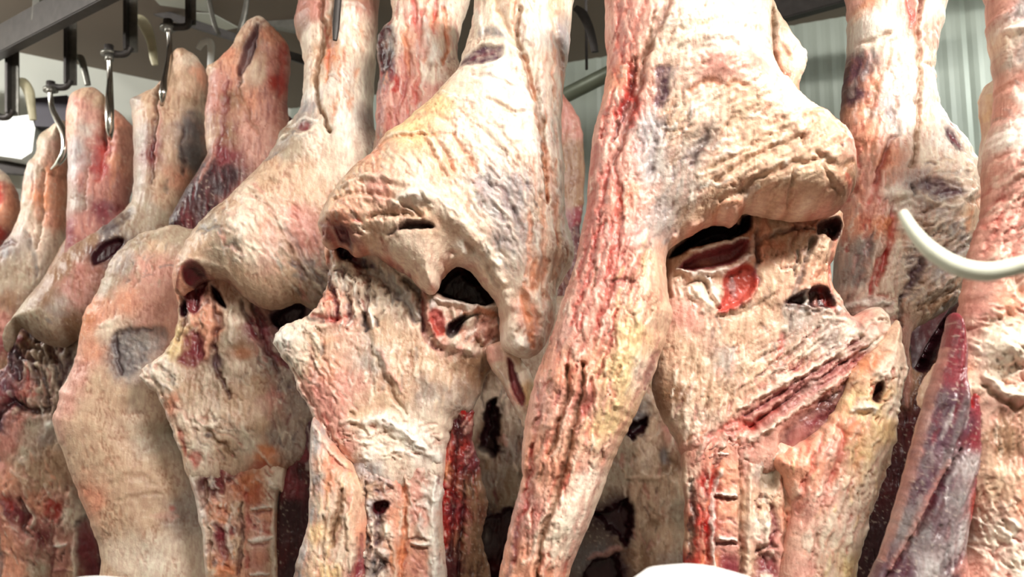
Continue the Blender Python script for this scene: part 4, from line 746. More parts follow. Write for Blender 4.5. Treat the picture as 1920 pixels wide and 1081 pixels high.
# ================================================================ beef sides at the right
def side7():
    D = 2.05
    t = thing('side_of_beef', 'beef side behind the white curved rod, with grey-purple streaks on its round', 'meat', V(1680, -330, D), 'sides of beef on the rail')
    ol = [(1586,-80),(1588,0),(1590,40),(1588,100),(1582,150),(1578,200),(1576,250),(1580,330),(1572,400),(1566,480),(1560,560),(1570,600),(1600,640),(1640,660),(1662,690),(1690,720),(1702,690),(1702,650),(1712,620),(1745,600),(1775,580),(1795,560),(1812,500),
          (1826,420),(1834,370),(1834,325),(1822,295),(1806,262),(1785,240),(1765,218),(1756,190),(1750,150),(1752,110),(1760,70),(1770,30),(1772,-80)]
    cols = [(1600,10,'pink'),(1620,30,'salmon'),(1600,60,'cream'),(1625,70,'white'),(1620,90,'cream'),(1640,80,'cream'),(1670,20,'pink'),(1680,60,'rose'),(1690,90,'pink'),(1660,120,'cream'),(1715,30,'fat'),(1740,40,'cream'),(1720,90,'pink'),(1735,130,'cream'),(1720,160,'cream'),
            (1590,140,'plum'),(1610,150,'plum'),(1590,190,'plum'),(1620,180,'salmon'),(1600,230,'salmon'),(1610,280,'salmon'),(1660,180,'white'),(1680,200,'silver'),(1650,230,'silver'),(1665,250,'white'),(1720,200,'fat'),(1740,220,'cream'),(1700,250,'fat'),(1760,240,'silver'),(1790,280,'cream'),(1800,300,'cream'),
            (1740,290,'white'),(1720,320,'cream'),(1640,320,'salmon'),(1600,340,'pink'),(1620,400,'pink'),(1590,430,'salmon'),(1640,440,'orange'),(1600,480,'grey'),(1585,520,'grey'),(1640,520,'fat'),(1660,480,'cream'),(1660,400,'white'),(1690,370,'silver'),(1720,400,'silver'),(1760,380,'fat'),(1800,360,'fat'),
            (1790,430,'tan'),(1820,380,'salmon'),(1780,480,'grey'),(1720,470,'cream'),(1700,500,'silver'),(1740,520,'silver'),(1780,540,'tan'),(1720,580,'tan'),(1760,580,'brown'),(1680,560,'fat'),(1640,590,'cream'),(1600,590,'pink'),(1680,640,'pink'),(1640,640,'rose')]
    ops = [('b', 1745, 400, 70, 110, -10, .05), ('b', 1630, 420, 40, 150, 5, .015), ('b', 1622, 78, 32, 26, 0, .022, 'white', .6), ('s', [(1602,102),(1630,104),(1648,92)], 5, 'brown', .5, -.008), ('b', 1643, 95, 7, 5, 0, -.004, 'brown', .7),
           ('s', [(1672,10),(1686,40),(1690,80)], 9, 'red', .75, -.006), ('s', [(1680,30),(1685,65)], 7, 'blood', .4, -.004), ('s', [(1703,-20),(1703,40),(1700,90),(1703,150),(1698,230),(1690,300),(1680,340)], 5, 'brown', .8, -.018), ('s', [(1705,0),(1705,50)], 6, 'mus', .8, -.012),
           ('s', [(1604,30),(1598,50)], 10, 'orange', .5, 0), ('s', [(1600,120),(1592,170),(1586,210)], 8, 'plum', .7, -.006), ('s', [(1618,120),(1612,160)], 8, 'slate', .6, -.004), ('s', [(1648,110),(1640,150),(1620,200),(1610,250)], 5, 'brown', .35, -.006),
           ('p', [(1640,240),(1652,225),(1660,250),(1665,280),(1650,270)], 'slate', .7, -.008, 6), ('s', [(1655,278),(1640,300),(1622,360)], 6, 'dark', .75, -.014), ('s', [(1640,310),(1625,350),(1612,400)], 6, 'red', .5, -.008),
           ('p', [(1745,265),(1762,268),(1772,290),(1775,308),(1760,305),(1745,285)], 'plum', 1, -.006, 5), ('s', [(1755,275),(1768,298)], 5, 'mus', .7, -.004), ('s', [(1712,144),(1735,142)], 4, 'brown', .6, -.006), ('s', [(1715,220),(1708,250)], 4, 'brown', .5, -.006),
           ('p', [(1690,370),(1720,362),(1755,370),(1765,392),(1735,398),(1705,388)], 'plum', .9, -.006, 7), ('s', [(1684,368),(1680,390)], 5, 'clot', .8, -.010), ('b', 1657, 388, 22, 11, 10, .018, 'white', .9), ('s', [(1700,420),(1740,405),(1790,400),(1815,385)], 6, 'brown', .5, -.010), ('s', [(1700,400),(1750,410),(1800,375)], 7, 'cream', .5, .008),
           ('p', [(1770,425),(1785,420),(1786,445),(1774,448)], 'orange', .6, 0, 8), ('s', [(1826,375),(1824,400)], 5, 'red', .7, -.004),
           ('s', [(1652,420),(1648,450),(1640,490),(1625,540)], 7, 'red', .85, -.012), ('s', [(1640,490),(1622,520),(1612,560)], 9, 'blood', .75, -.008), ('p', [(1588,480),(1610,460),(1612,500),(1600,545),(1580,540)], 'slate', .6, -.004, 10), ('s', [(1615,455),(1608,490)], 5, 'slate', .7, -.004),
           ('s', [(1705,500),(1690,530),(1675,560)], 9, 'plum', .95, -.012), ('s', [(1735,490),(1720,510)], 5, 'plum', .6, -.008), ('s', [(1690,480),(1720,490),(1740,480)], 6, 'slate', .6, -.006), ('s', [(1670,560),(1665,590),(1670,620)], 5, 'clot', .8, -.012),
           ('s', [(1720,560),(1760,530),(1800,510)], 6, 'fat', .5, .012), ('s', [(1700,590),(1750,560),(1795,545)], 6, 'brown', .5, -.012), ('s', [(1570,580),(1610,575),(1650,580)], 8, 'white', .6, .008),
           ('p', [(1700,650),(1705,625),(1730,612),(1750,600),(1745,640),(1720,680),(1705,690)], 'clot', .9, -.02, 8)]
    ops += [('q', 1740, 520, 80, 90, 145, 130, ['slate', 'cream', 'silver', 'plum', 'brown', 'white'], 28, .005), ('q', 1610, 400, 40, 200, 100, 100, ['red', 'cream', 'pink', 'salmon', 'blood', 'brown'], 34, .005), ('q', 1660, 150, 80, 140, 92, 70, ['pink', 'white', 'brown', 'cream', 'silver'], 34, .003), ('q', 1750, 370, 60, 50, 165, 60, ['slate', 'cream', 'plum', 'white', 'tan'], 24, .005), ('q', 1690, 470, 30, 90, 10, 50, ['cream', 'brown', 'fat', 'white'], 18, .006),
            ('q', 1610, 600, 60, 40, 160, 50, ['rose', 'cream', 'red', 'white', 'dark'], 22, .006), ('l', [(1660,388),(1665,430),(1670,560)], 10, 10, .008, ['cream', 'white'])]
    tex = [('fib', 1740, 520, 90, 100, 145, 60, 7, .009, 'slate', .55), ('wr', 1690, 440, 40, 120, 10, 18, 9, .006, 'brown', .4), ('fib', 1620, 400, 60, 240, 100, 80, 7, .006, 'red', .4), ('wr', 1740, 380, 70, 50, 165, 40, 9, .006, 'slate', .4), ('fib', 1660, 180, 80, 150, 92, 70, 7, .004, 'salmon', .35)]
    slab('outer_round', t, ol, D, yaw=-8, T=.10, R=70, cols=cols, tex=tex, ops=ops, seed=43, anchor=(1690, 400), fib=(95, 50, 8, .002, 'salmon', .25), rag=2.5)
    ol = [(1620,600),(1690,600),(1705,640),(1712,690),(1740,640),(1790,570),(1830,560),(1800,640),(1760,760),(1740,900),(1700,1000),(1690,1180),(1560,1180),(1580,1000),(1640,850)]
    slab('inner_flank', t, ol, D+.12, yaw=-8, T=.05, R=50, cols=[(1690,700,'brown'),(1730,620,'clot'),(1740,740,'dark'),(1700,900,'clot'),(1660,1000,'clot'),(1710,800,'dark'),(1640,700,'brown'),(1640,900,'dark')],  # dark colours put the black gap between the sides into the flesh
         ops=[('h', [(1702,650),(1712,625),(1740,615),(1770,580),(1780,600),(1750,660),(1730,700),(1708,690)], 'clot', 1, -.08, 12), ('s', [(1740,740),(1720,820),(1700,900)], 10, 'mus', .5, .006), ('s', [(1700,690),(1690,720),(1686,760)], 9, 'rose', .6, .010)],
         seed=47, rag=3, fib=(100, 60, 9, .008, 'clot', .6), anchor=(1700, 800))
    return t
S7 = side7()
def side8():
    D = 1.5
    t = thing('side_of_beef', 'pale pink beef side cut off by the right edge of the picture', 'meat', V(1900, -300, D), 'sides of beef on the rail')
    ol = [(1848,-80),(1850,0),(1852,60),(1860,110),(1866,160),(1862,220),(1846,280),(1842,330),(1840,400),(1822,450),(1808,520),(1800,570),(1790,620),(1770,660),(1745,690),(1728,720),(1720,750),(1728,765),(1745,770),(1760,800),(1765,900),(1800,1000),(1790,1180),(2120,1180),(2120,-80)]
    cols = [(1870,30,'pink'),(1900,20,'silver'),(1890,60,'silver'),(1880,90,'fat'),(1910,80,'white'),(1900,130,'grey'),(1885,180,'pink'),(1870,220,'pink'),(1900,230,'white'),(1870,280,'white'),(1910,290,'cream'),(1860,330,'pink'),(1900,350,'pink'),(1860,420,'pink'),(1900,430,'rose'),
            (1840,480,'pink'),(1900,500,'pink'),(1820,540,'pink'),(1810,600,'rose'),(1870,580,'salmon'),(1900,600,'pink'),(1840,640,'fat'),(1880,650,'fat'),(1850,690,'cream'),(1900,700,'pink'),(1870,760,'pink'),(1750,720,'fat'),(1735,755,'cream'),(1770,700,'salmon'),(1860,820,'brown'),(1900,820,'pink'),
            (1850,900,'tan'),(1900,930,'salmon'),(1850,990,'cream'),(1900,1000,'pink'),(1840,1060,'pink'),(1900,1060,'white'),(1870,1040,'cream'),(2000,500,'pink')]
    ops = [('p', [(1885,30),(1912,20),(1918,60),(1895,70),(1880,55)], 'slate', .55, -.004, 8), ('s', [(1868,78),(1890,84),(1925,74)], 7, 'white', .8, .010), ('s', [(1905,100),(1895,125),(1890,140)], 7, 'slate', .5, -.004), ('b', 1855, 660, 35, 25, 0, .03, 'cream', .6), ('s', [(1820,710),(1850,735),(1890,745)], 9, 'cream', .7, .014),
           ('s', [(1815,725),(1850,750),(1880,765),(1905,745)], 6, 'brown', .6, -.012), ('s', [(1830,620),(1860,600),(1890,610)], 7, 'brown', .5, -.010), ('p', [(1840,780),(1880,770),(1900,830),(1870,870),(1845,860)], 'brown', .55, -.010, 16), ('s', [(1865,520),(1880,560)], 14, 'brown', .35, -.008),
           ('s', [(1870,380),(1850,440),(1830,480)], 6, 'red', .45, -.006), ('s', [(1900,370),(1880,440),(1870,500)], 7, 'rose', .5, -.006), ('s', [(1910,430),(1915,440)], 9, 'red', .5, 0), ('p', [(1800,560),(1830,560),(1820,620),(1795,680),(1780,670)], 'rose', .6, 0, 12), ('b', 1870, 640, 60, 40, 0, .015), ('b', 1915, 935, 14, 12, 0, .006, 'red', .5),
           ('b', 1890, 300, 60, 60, 0, .02), ('s', [(1885,850),(1890,890)], 6, 'red', .4, 0)]
    ops += [('q', 1880, 430, 60, 130, 125, 110, ['rose', 'cream', 'red', 'pink', 'fat'], 26, .005), ('q', 1870, 660, 70, 90, 20, 80, ['cream', 'rose', 'brown', 'white', 'fat'], 24, .006), ('q', 1880, 1000, 70, 90, 60, 90, ['cream', 'rose', 'white', 'red', 'brown'], 20, .006), ('q', 1890, 150, 40, 130, 80, 40, ['grey', 'white', 'pink', 'silver'], 30, .003),
            ('l', [(1808,600),(1780,660),(1745,700),(1725,745)], 16, 11, .010, ['cream', 'fat', 'pink']), ('q', 1880, 820, 50, 60, 92, 50, ['brown', 'rose', 'cream', 'tan'], 30, .004)]
    tex = [('fib', 1880, 430, 90, 150, 125, 60, 10, .008, 'rose', .55), ('wr', 1880, 660, 80, 90, 20, 30, 15, .008, 'salmon', .5), ('wr', 1870, 1000, 100, 120, 60, 24, 13, .007, 'rose', .45), ('lump', 1880, 160, 60, 120, 90, 60, 30, .008, 'pink', .2), ('fib', 1880, 820, 60, 80, 92, 40, 7, .005, 'brown', .5)]
    slab('outer_round', t, ol, D, yaw=-14, T=.10, R=110, cols=cols, tex=tex, ops=ops, seed=53, anchor=(1880, 500), fib=(120, 40, 8, .002, 'rose', .3), rag=2.5)
    slab('hock_tendon', t, [(1870,150),(1850,160),(1838,180),(1838,210),(1844,250),(1838,290),(1842,330),(1880,330),(1890,160)], D+.08, T=.025, R=20, cols=[(1845,180,'cream'),(1845,230,'fat'),(1850,300,'white')], ops=[('s', [(1845,185),(1846,230)], 5, 'yel', .6, .003)], seed=55)
    # dark purple muscle hanging at its front
    ol = [(1782,590),(1800,600),(1806,640),(1806,690),(1818,718),(1832,745),(1836,790),(1836,850),(1828,900),(1815,960),(1805,1020),(1800,1180),(1600,1180),(1632,1085),(1655,1030),(1680,950),(1700,880),(1718,810),(1736,750),(1752,700),(1768,650)]
    cols = [(1785,640,'mus'),(1780,700,'mus'),(1760,760,'plum'),(1740,820,'plum'),(1780,800,'plum'),(1815,760,'mus'),(1800,820,'mus'),(1790,870,'silver'),(1770,930,'slate'),(1740,900,'plum'),(1720,920,'plum'),(1700,980,'slate'),(1740,980,'plum'),(1780,1000,'silver'),(1820,900,'mus'),(1810,940,'red'),(1670,1060,'plum'),(1720,1060,'silver'),(1760,1060,'plum'),(1790,1070,'rose')]
    ops = [('s', [(1804,690),(1800,720),(1798,760)], 8, 'blood', .8, -.012), ('s', [(1806,725),(1822,728),(1835,748)], 10, 'orange', .9, .008), ('s', [(1804,730),(1815,745)], 8, 'red', .7, .004), ('s', [(1800,640),(1790,720),(1770,800),(1745,870)], 6, 'slate', .6, .006),
           ('s', [(1775,840),(1740,900),(1710,960),(1680,1020),(1650,1080)], 5, 'dark', .8, -.012), ('s', [(1750,860),(1715,930),(1690,990),(1655,1060)], 6, 'rose', .55, .008), ('s', [(1832,800),(1830,880),(1815,950)], 9, 'dark', .5, -.006), ('s', [(1818,930),(1808,970),(1800,1010)], 6, 'blood', .8, .004),
           ('p', [(1775,850),(1800,860),(1800,930),(1790,1000),(1745,1050),(1700,1070),(1730,980),(1760,900)], 'silver', .3, .004, 18), ('s', [(1820,740),(1812,755)], 3, 'pink', .7, .003), ('s', [(1760,1060),(1790,1050),(1800,1080)], 12, 'rose', .5, .004),
           ('s', [(1768,655),(1735,760),(1700,890),(1650,1045)], 5, 'pink', .5, .006)]
    ops += [('q', 1750, 900, 60, 170, 108, 70, ['silver', 'mus', 'dark', 'plum', 'slate'], 50, .002)]
    slab('hanging_muscle', t, ol, D-.02, yaw=-4, T=.06, R=60, cols=cols, ops=ops, seed=59, warp=2.5, crease=.25, rag=1.2, fib=(108, 130, 7, .004, 'dark', .5), wet=.9, anchor=(1760, 850), lump=.004)
    return t
S8 = side8()
# ================================================================ beef sides to the left
def side4():
    D = 2.45
    t = thing('side_of_beef', 'beef side left of the wrinkled one, with two pale leg strands', 'meat', V(640, -330, D), 'sides of beef on the rail')
    ol = [(560,-80),(560,-10),(552,45),(562,80),(570,120),(568,165),(562,205),(545,230),(522,255),(512,280),(490,310),(455,345),(422,378),(392,402),(366,430),(346,462),(330,490),(325,520),(330,548),(345,552),(362,540),(395,524),(432,532),(462,562),(500,580),(530,578),(560,568),(592,582),(640,560),
          (680,480),(720,300),(700,230),(704,120),(708,40),(704,-80)]
    cols = [(575,20,'rose'),(620,5,'rose'),(570,60,'brown'),(590,50,'rose'),(585,90,'cream'),(580,150,'cream'),(588,190,'white'),(580,220,'silver'),(605,120,'tan'),(600,170,'tan'),(620,130,'orange'),(640,60,'cream'),(670,30,'rose'),(660,80,'fat'),(680,120,'fat'),(640,180,'white'),(680,190,'cream'),
            (645,250,'white'),(690,240,'grey'),(620,230,'fat'),(570,260,'grey'),(600,280,'cream'),(540,260,'olive'),(550,300,'olive'),(620,320,'fat'),(650,310,'cream'),(570,340,'tan'),(520,330,'tan'),(600,380,'tan'),(560,380,'tan'),(500,360,'tan'),(470,380,'fat'),(450,400,'tan'),(490,410,'fat'),
            (400,430,'olive'),(420,450,'olive'),(390,460,'tan'),(360,480,'tan'),(345,510,'salmon'),(420,480,'olive'),(450,470,'olive'),(470,440,'cream'),(500,440,'salmon'),(520,460,'pink'),(480,490,'fat'),(510,500,'pink'),(560,430,'rose'),(580,460,'rose'),(540,520,'tan'),(580,520,'grey'),(460,520,'tan'),(500,550,'tan'),(550,560,'tan'),(600,540,'grey')]
    ops = [('b', 470, 440, 80, 60, 0, .025), ('b', 640, 200, 26, 140, 0, .02), ('b', 583, 120, 14, 90, 0, .014),
           ('s', [(606,10),(604,50),(612,90),(600,140),(596,190),(605,230),(620,270)], 6, 'brown', .9, -.030), ('s', [(620,60),(622,110),(620,150),(612,180)], 6, 'orange', .8, -.010), ('s', [(612,75),(618,130),(614,160)], 3, 'red', .6, -.004),
           ('p', [(565,255),(578,250),(586,258),(582,268),(568,266)], 'mus', .95, -.006, 4), ('s', [(555,248),(575,242),(595,250)], 4, 'white', .8, .006), ('s', [(560,272),(590,272)], 4, 'fat', .7, .005), ('s', [(575,205),(568,230),(560,245)], 5, 'slate', .5, -.004), ('s', [(590,210),(590,240)], 4, 'slate', .5, -.004),
           ('s', [(505,308),(525,290),(545,280)], 9, 'grey', .8, -.006), ('s', [(505,312),(530,298)], 4, 'slate', .6, -.004), ('s', [(630,30),(630,60),(626,80)], 4, 'clot', .9, -.016), ('s', [(648,45),(640,38),(680,40)], 7, 'white', .6, .006),
           ('p', [(555,20),(605,15),(606,62),(560,66)], 'rose', .5, 0, 14), ('p', [(630,-20),(700,-20),(695,35),(650,38)], 'brown', .45, 0, 10),
           ('s', [(380,445),(392,440),(400,448)], 5, 'slate', .8, -.006), ('s', [(405,447),(418,442),(424,452)], 6, 'slate', .8, -.006), ('s', [(430,478),(450,474),(460,486)], 5, 'slate', .5, -.004),
           ('p', [(450,400),(510,390),(540,420),(550,480),(500,520),(460,500),(440,440)], 'cream', .35, .006, 20), ('p', [(555,400),(590,410),(600,460),(580,500),(560,470)], 'rose', .6, -.004, 14), ('s', [(500,400),(530,440),(560,500),(600,560)], 5, 'brown', .5, -.008),
           ('s', [(540,440),(570,490),(610,540)], 5, 'slate', .5, -.008), ('s', [(450,350),(480,345)], 3, 'brown', .6, -.004), ('s', [(510,355),(530,360)], 4, 'brown', .6, -.005),
           ('s', [(345,505),(380,500),(420,510),(460,545)], 6, 'fat', .5, .004), ('h', [(355,512),(368,502),(385,506),(392,520),(385,535),(358,538),(352,525)], 'dark', 1, -.02, 6)]
    ops += [('s', [(340,550),(352,512),(375,503),(400,524),(432,533),(462,562),(500,580)], 4, 'mus', .7, 0), ('q', 490, 440, 80, 70, 50, 90, ['rose', 'cream', 'fat', 'brown', 'pink', 'white'], 22, .005), ('q', 575, 510, 50, 60, 50, 60, ['slate', 'brown', 'cream', 'rose', 'plum'], 24, .005), ('q', 560, 260, 50, 24, 140, 40, ['white', 'slate', 'cream', 'grey'], 14, .004), ('q', 640, 150, 50, 120, 88, 50, ['cream', 'tan', 'white', 'orange'], 40, .003), ('q', 420, 440, 60, 50, 130, 40, ['slate', 'fat', 'brown', 'cream'], 18, .003)]
    tex = [('wr', 500, 440, 80, 80, 50, 40, 12, .010, 'rose', .45), ('fib', 570, 510, 70, 60, 50, 50, 8, .007, 'brown', .5), ('fib', 640, 140, 70, 140, 88, 90, 8, .004, 'tan', .4), ('wr', 550, 260, 50, 30, 120, 12, 5, .005, 'slate', .4), ('lump', 460, 370, 60, 50, 0, 40, 20, .006, 'brown', .3)]
    slab('outer_round', t, ol, D, yaw=10, T=.12, R=70, cols=cols, tex=tex, ops=ops, seed=63, anchor=(520, 400), fib=(80, 40, 8, .002, 'brown', .25))
    ol = [(330,520),(400,480),(560,520),(620,560),(640,640),(640,780),(590,800),(580,850),(545,880),(440,900),(360,900),(340,850),(325,810),(312,775),(296,740),(275,722),(262,705),(275,685),(300,668),(322,640),(332,610),(335,570)]
    cols = [(345,560,'salmon'),(350,600,'tan'),(340,620,'yel'),(338,650,'yel'),(390,590,'salmon'),(380,560,'pink'),(400,620,'salmon'),(370,660,'mus'),(300,690,'cream'),(285,700,'fat'),(320,700,'cream'),(440,600,'fat'),(430,640,'olive'),(460,660,'brown'),(450,690,'fat'),(420,700,'olive'),(390,720,'fat'),(360,730,'tan'),
            (330,760,'salmon'),(350,780,'fat'),(400,780,'fat'),(450,750,'tan'),(480,720,'tan'),(520,740,'rose'),(540,720,'grey'),(560,760,'grey'),(510,680,'grey'),(490,800,'tan'),(520,820,'grey'),(470,830,'cream'),(500,850,'orange'),(350,830,'tan'),(380,840,'cream'),(430,840,'tan'),(550,830,'grey'),(480,620,'mus'),(600,640,'plum'),(590,740,'plum')]
    ops = [('h', [(352,515),(362,500),(380,505),(395,522),(392,545),(384,560),(378,590),(360,590),(352,570)], 'mus', .95, -.02, 7), ('h', [(340,575),(352,565),(356,585),(350,595),(340,592)], 'clot', 1, -.03, 6), ('s', [(372,520),(375,550),(372,575)], 5, 'dark', .7, -.010), ('s', [(360,545),(385,540)], 3, 'rose', .5, .004),
           ('h', [(402,540),(412,548),(428,570),(428,582),(415,575),(405,560)], 'clot', 1, -.04, 6), ('s', [(345,600),(340,625),(330,650),(320,660)], 6, 'yel', .8, .010), ('p', [(352,630),(380,625),(392,650),(385,680),(360,690),(338,680),(350,660)], 'mus', .95, -.012, 6), ('s', [(375,630),(378,660)], 5, 'dark', .6, -.008),
           ('s', [(385,610),(400,625),(395,650),(392,675)], 7, 'salmon', .8, .012), ('s', [(415,590),(420,612),(408,625)], 5, 'dark', .7, -.012), ('s', [(405,650),(412,665),(410,690),(420,710),(435,745)], 5, 'dark', .9, -.012), ('b', 412, 680, 12, 14, 0, -.012, 'plum', .7),
           ('s', [(440,580),(438,620),(440,645)], 6, 'cream', .6, .010), ('b', 460, 665, 18, 10, 0, 0, 'orange', .4), ('s', [(470,560),(490,590),(500,630),(510,660),(540,690)], 8, 'mus', .9, -.010), ('s', [(480,565),(505,590),(520,625)], 6, 'rose', .6, .006), ('s', [(472,570),(488,605),(497,640)], 4, 'clot', .8, -.012),
           ('h', [(508,600),(520,585),(540,572),(560,568),(575,580),(565,605),(540,625),(522,620)], 'clot', 1, -.07, 10), ('s', [(330,760),(350,770),(360,790)], 7, 'rose', .5, -.004), ('s', [(372,790),(400,810),(440,850)], 5, 'brown', .9, -.012), ('b', 396, 815, 7, 5, 0, -.010, 'clot', .8), ('s', [(370,790),(390,800),(410,795)], 7, 'cream', .7, .008),
           ('s', [(340,800),(350,830),(355,850)], 6, 'red', .6, -.006), ('p', [(362,850),(378,842),(382,865),(370,878)], 'red', .8, -.006, 5), ('s', [(490,838),(515,845)], 7, 'orange', .85, -.004), ('p', [(470,870),(500,860),(510,885),(470,890)], 'red', .6, -.004, 6), ('s', [(460,800),(480,830),(510,870)], 4, 'cream', .6, .006),
           ('s', [(262,700),(280,720),(300,745),(320,790),(345,860)], 6, 'bone', .7, .012), ('s', [(275,690),(290,700),(300,720)], 5, 'slate', .6, -.008), ('b', 300, 700, 12, 9, 0, .008, 'cream', .6), ('s', [(310,690),(325,700),(335,720)], 5, 'dark', .6, -.008), ('s', [(520,750),(508,770),(506,785)], 5, 'rose', .6, -.004)]
    ops += [('s', [(345,545),(350,590),(342,640)], 6, 'clot', .7, -.014), ('s', [(405,560),(412,620),(402,660)], 6, 'dark', .8, -.014), ('s', [(455,570),(470,600),(500,650),(525,700)], 6, 'dark', .8, -.012), ('p', [(500,600),(530,580),(600,570),(620,640),(560,700),(520,660)], 'plum', .6, -.01, 14), ('q', 390, 740, 90, 90, 80, 110, ['brown', 'cream', 'fat', 'dark', 'tan', 'olive'], 24, .005), ('q', 365, 580, 30, 60, 100, 50, ['mus', 'clot', 'cream', 'salmon', 'fat'], 18, .007), ('q', 300, 710, 40, 40, 40, 50, ['cream', 'slate', 'brown', 'rose', 'white'], 16, .006), ('q', 510, 640, 30, 70, 62, 50, ['mus', 'clot', 'rose', 'fat'], 30, .006),
            ('q', 400, 820, 80, 40, 35, 60, ['cream', 'rose', 'brown', 'dark', 'fat'], 20, .006), ('q', 550, 760, 40, 90, 80, 40, ['plum', 'grey', 'cream', 'mus'], 24, .004)]
    tex = [('fib', 400, 740, 80, 100, 85, 40, 6, .006, 'brown', .5), ('wr', 300, 720, 40, 60, 40, 18, 9, .006, 'brown', .45), ('fib', 560, 740, 60, 120, 80, 50, 7, .004, 'plum', .4), ('wr', 400, 830, 90, 50, 30, 20, 9, .006, 'salmon', .5)]
    slab('pelvic_cavity', t, ol, D+.09, yaw=10, T=.06, R=40, cols=cols, tex=tex, ops=ops, seed=67, rag=2.6, anchor=(450, 700), fib=(95, 40, 8, .002, 'brown', .25))
    ol = [(345,850),(370,838),(440,835),(480,830),(530,838),(540,870),(535,930),(522,940),(520,1180),(385,1180),(386,1080),(378,1000),(365,930)]
    cols = [(360,870,'cream'),(372,960,'bone'),(390,1000,'fat'),(395,1070,'tan'),(410,880,'mus'),(400,900,'dark'),(415,950,'salmon'),(420,1000,'mus'),(415,1060,'orange'),(440,880,'rose'),(445,950,'tan'),(450,1020,'tan'),(470,900,'orange'),(480,920,'red'),(505,900,'cream'),(500,960,'salmon'),(490,980,'pink'),(490,1040,'rose'),(515,940,'cream'),(518,1040,'tan')]
    ops = [('s', [(400,870),(415,890),(420,920)], 6, 'mus', .8, -.010), ('s', [(392,878),(394,888)], 4, 'dark', .9, -.012), ('s', [(425,870),(440,885),(432,900)], 7, 'dark', .7, -.010), ('s', [(412,980),(420,1010),(425,1040)], 9, 'mus', .85, -.012), ('s', [(410,1070),(430,1060),(440,1068)], 8, 'orange', .9, .004),
           ('s', [(455,940),(458,1000),(452,1070)], 5, 'dark', .8, -.014), ('s', [(464,900),(466,960),(465,1060)], 4, 'red', .5, -.006), ('s', [(474,950),(512,948)], 4, 'white', .9, .008), ('s', [(472,1008),(510,1004)], 4, 'white', .9, .008), ('s', [(470,1070),(508,1068)], 4, 'white', .9, .008), ('s', [(474,960),(510,958)], 3, 'mus', .6, -.005), ('s', [(472,1016),(508,1014)], 3, 'mus', .6, -.005),
           ('p', [(465,890),(495,880),(500,930),(470,940)], 'orange', .6, -.003, 8), ('s', [(436,960),(430,1000),(440,1040)], 5, 'bone', .6, .008), ('s', [(350,860),(372,930),(385,1010),(390,1100)], 6, 'bone', .7, .010), ('s', [(388,900),(395,960),(398,1060)], 4, 'brown', .5, -.008), ('b', 490, 1040, 10, 12, 0, .003, 'salmon', .6),
           ('s', [(516,930),(514,1000),(518,1080)], 5, 'cream', .7, .008)]
    ops += [('q', 420, 970, 34, 110, 80, 110, ['mus', 'dark', 'cream', 'rose', 'orange', 'bone'], 17, .006), ('q', 490, 930, 28, 80, 60, 50, ['red', 'cream', 'salmon', 'mus', 'white'], 14, .005)]
    slab('backbone', t, ol, D+.088, yaw=10, T=.045, R=24, cols=cols, ops=ops, tex=[('wr', 430, 980, 50, 150, 80, 18, 8, .008, 'mus', .6)], seed=69, rag=2.6, anchor=(450, 950), step=2.2)
    ol = [(540,870),(560,800),(580,770),(640,760),(660,900),(640,1180),(515,1180),(520,960)]
    slab('chine_muscle', t, ol, D+.12, yaw=10, T=.03, R=14, cols=[(560,820,'plum'),(565,850,'mus'),(550,900,'mus'),(570,880,'dark'),(545,960,'clot'),(550,1060,'clot'),(600,900,'clot'),(530,1040,'dark')],
         ops=[('s', [(545,840),(540,880),(538,900)], 8, 'mus', .8, .004), ('s', [(578,800),(582,850),(580,880)], 4, 'bone', .5, .006)], seed=71, rag=2.6, fib=(92, 60, 7, .005, 'clot', .6), wet=.6)
    return t
S4 = side4()
